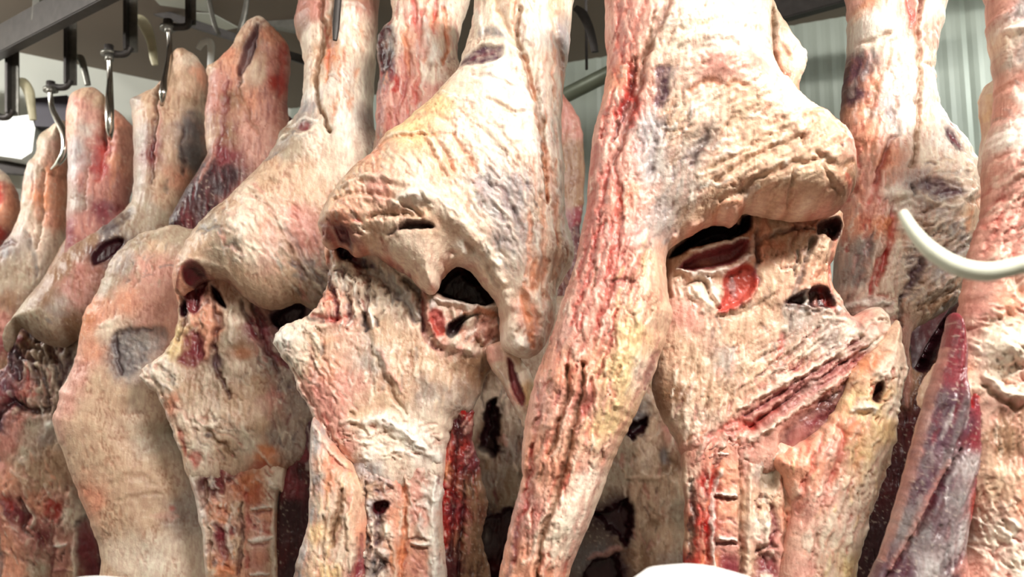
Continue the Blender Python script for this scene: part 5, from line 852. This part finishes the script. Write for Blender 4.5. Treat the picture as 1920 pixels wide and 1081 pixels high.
def side3b():
    D = 2.68
    t = thing('side_of_beef', 'beef side with smooth tan skin side down the left and a pointed red-brown hind leg', 'meat', V(450, -100, D), 'sides of beef on the rail')
    ol = [(488,32),(500,40),(520,60),(540,85),(545,120),(540,170),(540,215),(545,240),(560,300),(560,400),(480,480),(420,560),(400,620),(330,470),(322,440),(318,415),(345,365),(385,300),(388,280),(385,250),(385,210),(392,160),(388,130),(400,120),(430,95),(450,60),(470,38)]
    cols = [(488,45,'fat'),(450,90,'tan'),(430,110,'salmon'),(480,100,'brown'),(510,80,'salmon'),(530,110,'rose'),(525,160,'red'),(530,140,'rose'),(400,130,'tan'),(420,160,'rose'),(450,150,'salmon'),(490,150,'tan'),(410,200,'rose'),(440,200,'brown'),(480,200,'salmon'),(520,210,'rose'),(400,260,'tan'),(430,260,'brown'),(430,300,'mus'),
            (480,260,'pink'),(500,300,'pink'),(440,340,'clot'),(420,360,'clot'),(400,330,'clot'),(370,370,'clot'),(340,420,'clot'),(400,400,'clot'),(440,400,'rose'),(360,420,'dark'),(470,380,'rose')]  # dark lower-left lobe fills the gap, its shade painted as flesh colour
    ops = [('h', [(462,110),(475,80),(486,58),(492,65),(488,100),(475,140),(458,158),(454,140)], 'plum', .8, -.03, 6), ('s', [(478,85),(488,60)], 4, 'dark', .7, -.008), ('s', [(456,140),(458,165),(455,175)], 5, 'dark', .9, -.010), ('b', 480, 150, 14, 25, 20, .014, 'fat', .4),
           ('s', [(535,90),(532,140),(528,190)], 7, 'red', .7, -.004), ('s', [(432,170),(430,220),(422,270),(412,300)], 8, 'mus', .7, -.008), ('s', [(455,180),(470,220),(490,260)], 6, 'brown', .4, -.006), ('s', [(415,270),(402,310),(380,350)], 5, 'rose', .6, .004)]
    slab('shank', t, ol, D+.12, yaw=6, T=.07, R=45, cols=cols, ops=ops, seed=73, rag=1.6, fib=(95, 60, 8, .005, 'mus', .45), anchor=(470, 200))
    ol = [(345,425),(300,428),(262,440),(222,470),(198,510),(180,555),(158,588),(148,640),(138,688),(114,732),(108,762),(100,792),(120,850),(150,930),(172,985),(190,1050),(196,1180),(430,1180),(400,1060),(384,990),(372,940),(352,885),(336,835),(330,800),(420,760),(430,600),(400,460)]
    cols = [(300,440,'olive'),(260,460,'olive'),(300,470,'tan'),(340,450,'olive'),(240,500,'grey'),(290,510,'pink'),(320,520,'pink'),(210,540,'olive'),(250,570,'salmon'),(300,580,'pink'),(320,600,'pink'),(180,590,'orange'),(165,610,'orange'),(200,600,'salmon'),(220,620,'fat'),(180,660,'salmon'),(240,650,'slate'),(270,650,'grey'),(250,690,'slate'),
            (160,700,'pink'),(200,720,'tan'),(130,750,'pink'),(180,790,'tan'),(240,750,'tan'),(280,760,'fat'),(150,850,'tan'),(220,850,'tan'),(300,820,'olive'),(240,900,'tan'),(300,900,'tan'),(190,930,'salmon'),(230,960,'tan'),(300,960,'tan'),(340,960,'grey'),(240,1040,'fat'),(300,1040,'cream'),(350,1040,'fat'),(210,1070,'tan')]
    ops = [('b', 240, 800, 120, 200, 0, .02), ('p', [(226,630),(260,622),(320,618),(325,650),(300,670),(270,690),(258,712),(238,690),(230,660)], 'slate', .7, -.004, 6), ('s', [(228,630),(232,660),(245,705)], 6, 'clot', .9, -.008), ('s', [(230,630),(260,625),(300,622)], 5, 'clot', .8, -.006), ('q', 262, 660, 34, 34, 30, 50, ['slate', 'white', 'silver', 'clot'], 12, .003), ('q', 270, 490, 70, 60, 120, 50, ['slate', 'brown', 'fat', 'olive'], 20, .004), ('s', [(200,615),(225,608),(240,600)], 5, 'cream', .6, .004),
           ('s', [(150,600),(160,590),(172,592)], 8, 'orange', .7, .004), ('s', [(240,470),(258,462)], 5, 'brown', .5, -.004), ('s', [(225,900),(260,885),(300,900)], 10, 'brown', .35, -.004), ('s', [(235,930),(270,925),(310,920)], 7, 'brown', .35, -.004), ('b', 332, 948, 5, 5, 0, -.002, 'red', .6), ('s', [(300,960),(340,962)], 8, 'pink', .5, 0),
           ('s', [(150,630),(135,690),(110,745)], 5, 'bone', .7, .006), ('s', [(120,790),(130,830)], 12, 'pink', .6, 0), ('s', [(260,440),(290,436),(320,432)], 6, 'fat', .5, .006)]
    slab('flank', t, ol, D, yaw=10, T=.09, R=110, cols=cols, ops=ops, seed=75, rag=2, tex=[('wr', 280, 900, 120, 120, 170, 40, 14, .002, 'brown', .22), ('fib', 290, 540, 80, 70, 110, 60, 12, .003, 'rose', .35)], anchor=(260, 750), lump=.005, wet=.3)
    return t
S3B = side3b()
def side3():
    D = 3.05
    t = thing('side_of_beef', 'dull grey-brown beef side at lower left under a pale two-lobed leg', 'meat', V(330, 40, D), 'sides of beef on the rail')
    ol = [(330,100),(348,96),(372,112),(388,138),(392,180),(400,215),(402,250),(392,292),(368,322),(345,368),(332,408),(360,440),(360,560),(200,680),(150,640),(120,650),(88,645),(60,628),(38,612),(24,640),(14,660),(12,620),(40,580),(72,540),(108,494),(140,462),(180,438),(215,412),(240,390),(250,362),(252,300),(250,230),(246,195),(270,178),(296,165),(318,130)]
    cols = [(340,110,'tan'),(360,130,'fat'),(385,150,'salmon'),(350,160,'tan'),(260,200,'grey'),(280,200,'tan'),(300,230,'tan'),(270,280,'grey'),(300,300,'mus'),(330,230,'tan'),(350,200,'tan'),(330,300,'tan'),(350,350,'salmon'),(310,370,'tan'),(370,260,'slate'),(365,300,'slate'),(385,230,'fat'),(395,260,'salmon'),(260,360,'grey'),
            (280,400,'olive'),(240,420,'olive'),(215,440,'slate'),(200,480,'dark'),(230,480,'clot'),(180,460,'brown'),(300,430,'olive'),(150,490,'brown'),(130,520,'brown'),(100,560,'brown'),(160,560,'rose'),(130,590,'grey'),(80,600,'olive'),(50,600,'olive'),(110,620,'olive'),(60,630,'olive'),(150,620,'brown'),(170,520,'rose')]
    ops = [('b', 100, 570, 60, 60, 0, .02), ('s', [(305,170),(303,230),(300,300),(296,360)], 5, 'dark', .6, -.020), ('s', [(312,210),(308,280),(300,330)], 4, 'rose', .7, .006), ('p', [(352,240),(378,225),(392,250),(388,290),(368,320),(355,300)], 'slate', .75, -.006, 6), ('s', [(352,260),(350,310),(350,340)], 4, 'clot', .8, -.010), ('s', [(322,350),(320,372)], 5, 'clot', .7, -.010),
           ('h', [(190,490),(205,470),(225,460),(245,456),(246,470),(230,490),(205,505),(192,508)], 'clot', 1, -.03, 7), ('p', [(200,430),(230,405),(258,400),(262,415),(240,435),(210,445)], 'clot', .8, -.008, 7), ('s', [(300,200),(296,170)], 4, 'fat', .5, .005), ('s', [(380,140),(390,180),(398,230)], 5, 'salmon', .6, .005), ('s', [(90,600),(95,608)], 4, 'dark', .6, 0), ('s', [(110,605),(116,612)], 4, 'slate', .7, 0)]
    slab('outer_round', t, ol, D, yaw=12, T=.13, R=60, cols=cols, ops=ops, seed=83, rag=1.8, fib=(95, 50, 8, .004, 'brown', .35), anchor=(250, 350))
    ol = [(14,630),(40,600),(160,600),(200,700),(180,800),(140,880),(165,960),(190,1030),(196,1180),(-60,1180),(-60,900),(0,860),(-60,830),(-60,700),(10,690)]
    cols = [(30,660,'plum'),(60,650,'brown'),(90,660,'olive'),(70,690,'olive'),(110,690,'olive'),(40,700,'plum'),(30,740,'mus'),(60,730,'rose'),(90,730,'olive'),(120,680,'grey'),(0,720,'mus'),(10,790,'plum'),(40,790,'rose'),(70,800,'olive'),(100,820,'grey'),(20,830,'rose'),(60,850,'olive'),(110,860,'tan'),
            (20,900,'salmon'),(0,870,'rose'),(60,880,'tan'),(100,900,'tan'),(20,950,'mus'),(50,960,'mus'),(80,940,'salmon'),(110,950,'red'),(140,960,'cream'),(60,1000,'rose'),(90,1000,'mus'),(120,1010,'pink'),(130,1060,'rose'),(80,1060,'olive'),(40,1060,'salmon'),(20,1020,'salmon'),(165,1020,'mus'),(178,1060,'dark'),(150,1070,'tan')]
    ops = [('s', [(28,640),(35,615),(60,628),(82,642)], 6, 'clot', .95, -.020), ('s', [(28,640),(26,670),(32,700)], 6, 'clot', .9, -.020), ('s', [(48,655),(50,675)], 5, 'dark', .8, -.012), ('b', 47, 638, 8, 7, 0, .006, 'mus', .8), ('s', [(70,690),(78,705),(80,725)], 6, 'clot', .9, -.018), ('s', [(58,680),(60,710),(64,730)], 4, 'red', .6, -.006),
           ('s', [(130,650),(145,640),(148,620)], 5, 'clot', .8, -.012), ('s', [(140,660),(135,690),(122,720)], 7, 'plum', .8, -.008), ('s', [(110,690),(118,715),(122,730)], 4, 'clot', .8, -.010), ('s', [(60,655),(90,660),(85,678)], 4, 'plum', .5, -.008), ('s', [(48,672),(70,676),(88,678)], 3, 'dark', .7, -.010),
           ('s', [(0,790),(12,770),(30,755),(50,762),(80,770),(100,768)], 9, 'clot', .95, -.026), ('s', [(5,790),(8,808)], 9, 'clot', .9, -.02), ('s', [(55,735),(62,742),(80,740)], 5, 'red', .6, 0), ('s', [(84,760),(85,775)], 3, 'white', .9, .008), ('b', 105, 795, 10, 6, 0, .008, 'white', .9),
           ('s', [(45,930),(60,960),(55,985),(70,1000)], 6, 'dark', .8, -.012), ('s', [(20,930),(30,950)], 8, 'red', .6, -.006), ('s', [(100,935),(118,950),(112,965)], 8, 'red', .8, -.006), ('s', [(60,945),(75,965),(72,985)], 4, 'cream', .7, .008), ('s', [(0,930),(20,970),(40,1020),(55,1080)], 6, 'salmon', .7, .008), ('s', [(110,1020),(135,1015)], 4, 'white', .8, .008), ('s', [(108,1062),(140,1064)], 4, 'mus', .6, .004),
           ('s', [(105,985),(108,1030),(104,1080)], 4, 'mus', .7, -.010), ('s', [(148,985),(150,1040),(148,1080)], 6, 'cream', .7, .008), ('p', [(155,975),(172,985),(190,1060),(192,1140),(158,1140),(154,1040)], 'mus', .85, -.008, 6), ('s', [(150,980),(165,965)], 6, 'clot', .7, -.006), ('s', [(110,860),(140,910),(165,965)], 5, 'brown', .5, -.006), ('s', [(5,990),(10,1080)], 9, 'slate', .8, -.01)]
    ops += [('s', [(20,640),(40,660),(44,710)], 9, 'clot', .9, -.02), ('s', [(95,640),(110,670),(125,700)], 7, 'dark', .8, -.014), ('s', [(0,700),(20,720),(40,760)], 9, 'plum', .8, -.01), ('s', [(85,690),(98,730),(100,760)], 5, 'clot', .8, -.014), ('q', 70, 700, 80, 90, 85, 130, ['clot', 'plum', 'olive', 'fat', 'mus', 'rose'], 22, .008), ('q', 70, 960, 80, 110, 75, 130, ['mus', 'cream', 'dark', 'salmon', 'rose', 'fat'], 18, .006)]
    slab('pelvic_cavity', t, ol, D+.10, yaw=12, T=.06, R=40, cols=cols, ops=ops, seed=87, rag=2.6, tex=[('fib', 70, 720, 90, 100, 90, 40, 7, .008, 'plum', .5), ('wr', 70, 960, 100, 120, 60, 24, 9, .008, 'mus', .5)], fib=(90, 40, 7, .003, 'brown', .3), anchor=(80, 850))
    return t
S3 = side3()
def side2():
    t = thing('side_of_beef', 'pinkish hind leg with red centre hung on a bright steel hook, far left', 'meat', V(205, 60, 3.3), 'sides of beef on the rail')
    ol = [(130,186),(150,169),(178,165),(194,178),(206,205),(218,206),(236,222),(252,244),(257,280),(250,345),(242,385),(255,420),(250,540),(110,560),(122,470),(126,400),(128,300),(124,240)]
    cols = [(160,175,'tan'),(140,200,'pink'),(170,210,'pink'),(190,200,'tan'),(140,240,'salmon'),(165,250,'bone'),(185,230,'pink'),(140,320,'silver'),(150,290,'silver'),(190,270,'rose'),(205,290,'red'),(195,320,'blood'),(220,250,'salmon'),(240,260,'pink'),(240,300,'pink'),(225,310,'salmon'),(180,350,'rose'),(210,360,'rose'),(150,380,'grey'),(135,440,'mus'),(170,430,'rose'),(200,400,'mus'),(160,500,'brown')]
    ops = [('s', [(206,215),(206,255),(204,290)], 5, 'dark', .85, -.018), ('s', [(195,270),(198,310),(190,345)], 12, 'red', .7, -.006), ('s', [(215,285),(216,300)], 4, 'mus', .6, -.004), ('b', 165, 230, 25, 40, 0, .02), ('b', 232, 270, 16, 50, 0, .02), ('s', [(175,290),(170,350),(165,400)], 5, 'brown', .4, -.008), ('s', [(144,225),(146,245)], 5, 'orange', .6, -.003),
           ('s', [(216,280),(222,330),(215,380)], 4, 'orange', .5, 0)]
    slab('shank', t, ol, 3.3, yaw=12, T=.07, R=40, cols=cols, ops=ops, seed=91, rag=1.2, fib=(93, 60, 7, .003, 'mus', .4), anchor=(190, 300))
    ol = [(110,470),(150,430),(260,400),(300,500),(250,700),(230,1180),(100,1180),(80,800),(60,600)]
    slab('flank', t, ol, 3.4, yaw=12, T=.07, R=60, cols=[(150,480,'brown'),(200,500,'dark'),(150,700,'brown'),(150,900,'plum')], seed=92, fib=(93, 60, 7, .003, 'mus', .4))
    return t
S2 = side2()
def side1():
    t = thing('side_of_beef', 'cream-green hind leg hung on a curved steel hook near the left edge', 'meat', V(100, 110, 3.55), 'sides of beef on the rail')
    ol = [(68,290),(72,262),(86,246),(104,234),(122,228),(130,250),(131,300),(131,380),(126,470),(115,510),(100,560),(70,640),(60,1180),(-80,1180),(-80,490),(-10,470),(20,442),(38,402),(44,350),(52,310)]
    cols = [(90,260,'olive'),(75,290,'olive'),(110,250,'fat'),(125,270,'pink'),(60,330,'grey'),(80,330,'olive'),(88,380,'orange'),(100,330,'salmon'),(118,340,'salmon'),(60,400,'olive'),(80,440,'fat'),(110,420,'salmon'),(115,460,'fat'),(50,450,'grey'),(20,470,'slate'),(0,490,'grey'),(30,510,'olive'),(60,520,'olive'),(10,540,'olive'),(30,570,'brown'),(10,610,'rose'),(0,640,'mus'),(30,700,'brown')]
    ops = [('s', [(92,330),(88,370),(90,420),(80,470)], 5, 'brown', .7, -.014), ('s', [(100,320),(98,360)], 5, 'orange', .7, 0), ('s', [(60,440),(75,480),(80,520)], 5, 'slate', .6, -.008), ('s', [(0,475),(30,458),(42,462)], 6, 'dark', .7, -.012), ('s', [(86,250),(70,275),(55,300)], 4, 'olive', .6, .005), ('s', [(60,310),(50,380),(45,420)], 4, 'bone', .5, .005)]
    slab('shank', t, ol, 3.55, yaw=12, T=.08, R=40, cols=cols, ops=ops, seed=95, rag=1.4, fib=(96, 50, 7, .004, 'brown', .4), anchor=(90, 350))
    t = thing('side_of_beef', 'salmon-coloured leg cut off by the left edge of the picture', 'meat', V(-20, 190, 3.75), 'sides of beef on the rail')
    ol = [(-90,300),(-30,310),(0,316),(22,340),(36,372),(38,400),(28,424),(0,460),(-30,480),(-60,560),(-90,560)]
    slab('shank', t, ol, 3.75, yaw=12, T=.08, R=30, cols=[(5,330,'fat'),(25,370,'salmon'),(8,370,'red'),(0,400,'orange'),(20,410,'salmon'),(0,440,'red'),(-40,420,'salmon')], ops=[('s', [(8,350),(10,380),(5,400)], 6, 'red', .7, -.006)], seed=96, fib=(92, 40, 7, .003, 'mus', .4), anchor=(5, 390))
side1()
def pairleg():
    D = 2.32
    t = thing('side_of_beef', 'red-streaked hind leg half hidden behind the wrinkled round, top centre-left', 'meat', V(790, -380, D), 'sides of beef on the rail')
    ol = [(735,-80),(733,0),(735,40),(715,60),(706,90),(712,140),(706,180),(703,260),(694,310),(694,420),(900,420),(900,200),(866,130),(858,90),(868,40),(882,0),(890,-80)]
    cols = [(745,20,'fat'),(755,60,'cream'),(745,100,'cream'),(770,20,'pink'),(780,60,'rose'),(800,20,'fat'),(815,60,'salmon'),(830,30,'cream'),(850,10,'cream'),(850,60,'fat'),(835,110,'fat'),(815,120,'white'),(810,150,'cream'),(790,110,'pink'),(770,100,'salmon'),(760,140,'rose'),(722,70,'slate'),(725,110,'clot'),(735,140,'plum'),(720,170,'slate'),
            (750,180,'red'),(730,200,'pink'),(780,180,'rose'),(800,200,'pink'),(720,230,'rose'),(760,240,'rose'),(710,270,'brown'),(740,280,'rose')]
    ops = [('p', [(714,60),(725,55),(742,75),(746,105),(738,140),(722,150),(714,130),(710,90)], 'clot', .85, -.014, 6), ('s', [(728,75),(738,100),(740,125)], 4, 'slate', .8, .006), ('s', [(783,-10),(782,40),(784,80)], 5, 'red', .7, -.008), ('s', [(818,-10),(820,30),(816,60)], 5, 'red', .8, -.008), ('s', [(795,40),(792,80),(790,130)], 4, 'red', .5, -.006),
           ('s', [(835,40),(838,90),(835,140)], 6, 'orange', .7, -.012), ('s', [(762,70),(765,120),(772,160)], 4, 'orange', .6, -.008), ('p', [(744,165),(754,165),(756,185),(746,192)], 'blood', .8, -.004, 5), ('s', [(770,150),(762,190),(745,230)], 4, 'mus', .5, -.008), ('s', [(800,60),(812,110),(815,140)], 10, 'white', .5, .010), ('s', [(790,140),(785,180),(770,230)], 4, 'red', .5, -.006), ('s', [(718,200),(712,260)], 6, 'mus', .5, -.006)]
    ops += [('q', 780, 120, 70, 170, 92, 110, ['red', 'cream', 'pink', 'mus', 'white', 'salmon'], 36, .005)]
    slab('shank', t, ol, D, yaw=2, T=.08, R=45, cols=cols, ops=ops, seed=101, rag=1.8, fib=(92, 70, 7, .005, 'red', .45), anchor=(790, 150))
    # body further behind, seen below between the nearer sides
    D = 2.95
    t = thing('side_of_beef', 'shaded beef side with dark hollows, behind the diagonal leg muscle', 'meat', V(1100, -200, D), 'sides of beef on the rail')
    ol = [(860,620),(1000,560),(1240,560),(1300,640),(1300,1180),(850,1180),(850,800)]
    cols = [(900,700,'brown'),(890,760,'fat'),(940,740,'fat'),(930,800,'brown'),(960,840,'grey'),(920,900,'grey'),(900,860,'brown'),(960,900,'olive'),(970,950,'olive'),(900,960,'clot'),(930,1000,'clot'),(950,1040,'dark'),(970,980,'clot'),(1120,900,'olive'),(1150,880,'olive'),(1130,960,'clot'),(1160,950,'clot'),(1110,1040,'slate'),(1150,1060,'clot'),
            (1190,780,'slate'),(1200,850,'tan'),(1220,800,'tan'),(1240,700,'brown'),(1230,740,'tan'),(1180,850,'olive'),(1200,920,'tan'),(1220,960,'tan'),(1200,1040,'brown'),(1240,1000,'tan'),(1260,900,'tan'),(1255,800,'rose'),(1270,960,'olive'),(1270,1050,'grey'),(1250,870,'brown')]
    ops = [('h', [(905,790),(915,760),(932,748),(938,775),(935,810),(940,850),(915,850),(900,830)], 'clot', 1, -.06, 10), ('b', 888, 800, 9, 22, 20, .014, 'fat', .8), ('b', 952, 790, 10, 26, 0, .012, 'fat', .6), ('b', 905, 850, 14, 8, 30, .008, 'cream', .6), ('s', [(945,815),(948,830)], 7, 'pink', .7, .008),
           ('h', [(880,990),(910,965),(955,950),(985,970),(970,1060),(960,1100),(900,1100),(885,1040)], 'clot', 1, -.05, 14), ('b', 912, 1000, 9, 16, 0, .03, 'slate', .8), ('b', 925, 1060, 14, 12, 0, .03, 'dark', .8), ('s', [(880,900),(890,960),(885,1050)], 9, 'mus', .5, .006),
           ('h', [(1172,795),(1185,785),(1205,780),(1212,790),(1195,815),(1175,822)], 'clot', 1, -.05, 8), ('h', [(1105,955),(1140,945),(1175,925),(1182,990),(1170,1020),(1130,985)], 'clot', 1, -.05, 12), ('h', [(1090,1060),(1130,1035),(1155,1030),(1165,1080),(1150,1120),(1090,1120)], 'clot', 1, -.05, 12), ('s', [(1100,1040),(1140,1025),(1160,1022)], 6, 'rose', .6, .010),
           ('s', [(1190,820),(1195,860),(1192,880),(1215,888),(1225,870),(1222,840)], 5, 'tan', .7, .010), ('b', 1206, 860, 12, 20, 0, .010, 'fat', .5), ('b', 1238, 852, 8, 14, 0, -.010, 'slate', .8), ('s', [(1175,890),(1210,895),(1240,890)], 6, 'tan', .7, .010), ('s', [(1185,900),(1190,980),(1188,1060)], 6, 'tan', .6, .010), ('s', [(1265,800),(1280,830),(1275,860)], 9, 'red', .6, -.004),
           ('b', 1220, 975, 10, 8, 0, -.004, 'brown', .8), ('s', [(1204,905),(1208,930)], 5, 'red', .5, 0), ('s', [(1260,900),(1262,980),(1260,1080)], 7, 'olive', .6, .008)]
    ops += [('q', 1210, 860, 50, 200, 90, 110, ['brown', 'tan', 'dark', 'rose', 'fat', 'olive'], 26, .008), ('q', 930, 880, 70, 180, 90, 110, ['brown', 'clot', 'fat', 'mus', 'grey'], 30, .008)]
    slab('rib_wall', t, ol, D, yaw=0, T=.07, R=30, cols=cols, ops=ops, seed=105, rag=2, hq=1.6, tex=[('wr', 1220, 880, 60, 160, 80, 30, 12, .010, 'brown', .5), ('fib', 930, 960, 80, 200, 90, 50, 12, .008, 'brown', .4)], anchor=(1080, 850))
    slab('shank', t, [(1040,180),(1065,190),(1088,230),(1096,300),(1094,380),(1088,430),(1092,480),(1100,640),(1020,640),(1030,400)], D+.1, T=.04, R=24, cols=[(1070,230,'rose'),(1075,300,'brown'),(1080,380,'brown'),(1085,410,'mus'),(1085,440,'dark')], seed=107, fib=(90, 40, 7, .003, 'brown', .4))
    for (nm, a, b, dd, c) in (('beef side painted dark to fill the background below the pointed red-brown leg', 380, 660, 3.5, ['clot', 'dark', 'plum']), ('beef side painted dark to fill the background behind the black gap at lower right', 1560, 1900, 3.3, ['clot', 'dark', 'brown'])):  # gap-filling sides with the background shade painted into their flesh colours
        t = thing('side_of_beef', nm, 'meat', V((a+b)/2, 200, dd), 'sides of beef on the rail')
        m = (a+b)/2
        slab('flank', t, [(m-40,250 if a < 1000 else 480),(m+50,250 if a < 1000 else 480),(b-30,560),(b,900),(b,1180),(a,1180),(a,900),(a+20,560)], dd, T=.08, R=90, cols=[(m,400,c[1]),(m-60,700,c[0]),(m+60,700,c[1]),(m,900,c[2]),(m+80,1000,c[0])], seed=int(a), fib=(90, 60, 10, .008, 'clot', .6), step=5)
pairleg()
# ================================================================ workers whose white caps reach into the picture
M_SKIN = mat('skin', '#B98468', .5, 0, .08, 30); M_COAT = mat('white_cotton_coat', '#E9E9E6', .8, 0, .05, 30); M_CAP = mat('white_cap', '#F4F4F2', .6, 0, .03, 30)
def skin(name, verts, edges, rad, m, parent, root=0):
    me = bpy.data.meshes.new(name); me.from_pydata([Vector(v) for v in verts], edges, [])
    o = bpy.data.objects.new(name, me); C.objects.link(o); o.parent = parent
    o.modifiers.new('Skin', 'SKIN').use_smooth_shade = True
    for v, r in zip(me.skin_vertices[0].data, rad): v.radius = r if hasattr(r, '__len__') else (r, r)
    me.skin_vertices[0].data[root].use_root = True
    s = o.modifiers.new('Sub', 'SUBSURF'); s.levels = s.render_levels = 2
    me.materials.append(m); return o
def person(label, px, py, D, hgt_shift=0):
    top = V(px, py, D); t = thing('person', label, 'person', (top.x, top.y, 0)); s = top.z/1.76
    def S(*v): return tuple(c*s for c in v)
    vs = [S(0, 0, .95), S(0, 0, 1.15), S(0, .02, 1.38), S(0, .01, 1.50), S(0, .02, 1.60), S(0, .02, 1.70)]; rd = [(.14, .11), (.13, .10), (.16, .11), .055, (.075, .09), (.065, .075)]
    ed = [(i, i+1) for i in range(5)]
    for sx in (-1, 1):
        b = len(vs); vs += [S(sx*.19, 0, 1.40), S(sx*.23, .0, 1.12), S(sx*.22, .12, .90), S(sx*.21, .18, .84)]; rd += [.055, .042, .030, .03]; ed += [(2, b), (b, b+1), (b+1, b+2), (b+2, b+3)]
        for k in range(4):
            c = len(vs); vs += [S(sx*(.21-.018*k+.01), .22, .80-.004*k), S(sx*(.21-.018*k+.01), .235, .755)]; rd += [.009, .008]; ed += [(b+3, c), (c, c+1)]
        c = len(vs); vs += [S(sx*.17, .20, .82), S(sx*.16, .215, .79)]; rd += [.010, .009]; ed += [(b+3, c), (c, c+1)]
        b = len(vs); vs += [S(sx*.09, 0, .86), S(sx*.10, .01, .48), S(sx*.10, -.01, .09), S(sx*.10, .12, .04)]; rd += [.085, .055, .04, .035]; ed += [(0, b), (b, b+1), (b+1, b+2), (b+2, b+3)]
    skin('body', vs, ed, [tuple(q*s for q in r) if hasattr(r, '__len__') else r*s for r in rd], M_SKIN, t)
    vs = [S(0, 0, .62), S(0, 0, .95), S(0, 0, 1.18), S(0, .02, 1.36), S(0, .01, 1.46)]; rd = [(.20, .16), (.18, .15), (.165, .13), (.19, .135), (.08, .08)]; ed = [(i, i+1) for i in range(4)]
    for sx in (-1, 1):
        b = len(vs); vs += [S(sx*.20, 0, 1.39), S(sx*.24, 0, 1.12), S(sx*.225, .115, .91)]; rd += [.075, .06, .05]; ed += [(3, b), (b, b+1), (b+1, b+2)]
    skin('coat', vs, ed, [tuple(q*s for q in r) if hasattr(r, '__len__') else r*s for r in rd], M_COAT, t)
    # cap: low dome with a band
    v = []; f = []; n = 40; prof = [(.0, 1.76), (.035, 1.7585), (.07, 1.75), (.098, 1.728), (.112, 1.70), (.116, 1.66), (.112, 1.655), (.108, 1.68)]
    for r, z in prof:
        for j in range(n):
            a = 2*math.pi*j/n; v.append(S(max(r, .001)*math.cos(a)*1.0, .02+max(r, .001)*math.sin(a)*1.12, z + .006*math.cos(a)*-r/.1))
    for i in range(len(prof)-1): f += [(i*n+j, (i+1)*n+j, (i+1)*n+(j+1) % n, i*n+(j+1) % n) for j in range(n)]
    me = bpy.data.meshes.new('cap'); me.from_pydata(v, [], f); me.polygons.foreach_set('use_smooth', [True]*len(f))
    o = bpy.data.objects.new('cap', me); C.objects.link(o); o.parent = t; me.materials.append(M_CAP)
    return t
person('person in a white cap, only the rounded top showing at the bottom', 1318, 1069, 1.12)
person('person in a white cap, only a sliver of the cap at the bottom left edge', 163, 1091, 1.25)
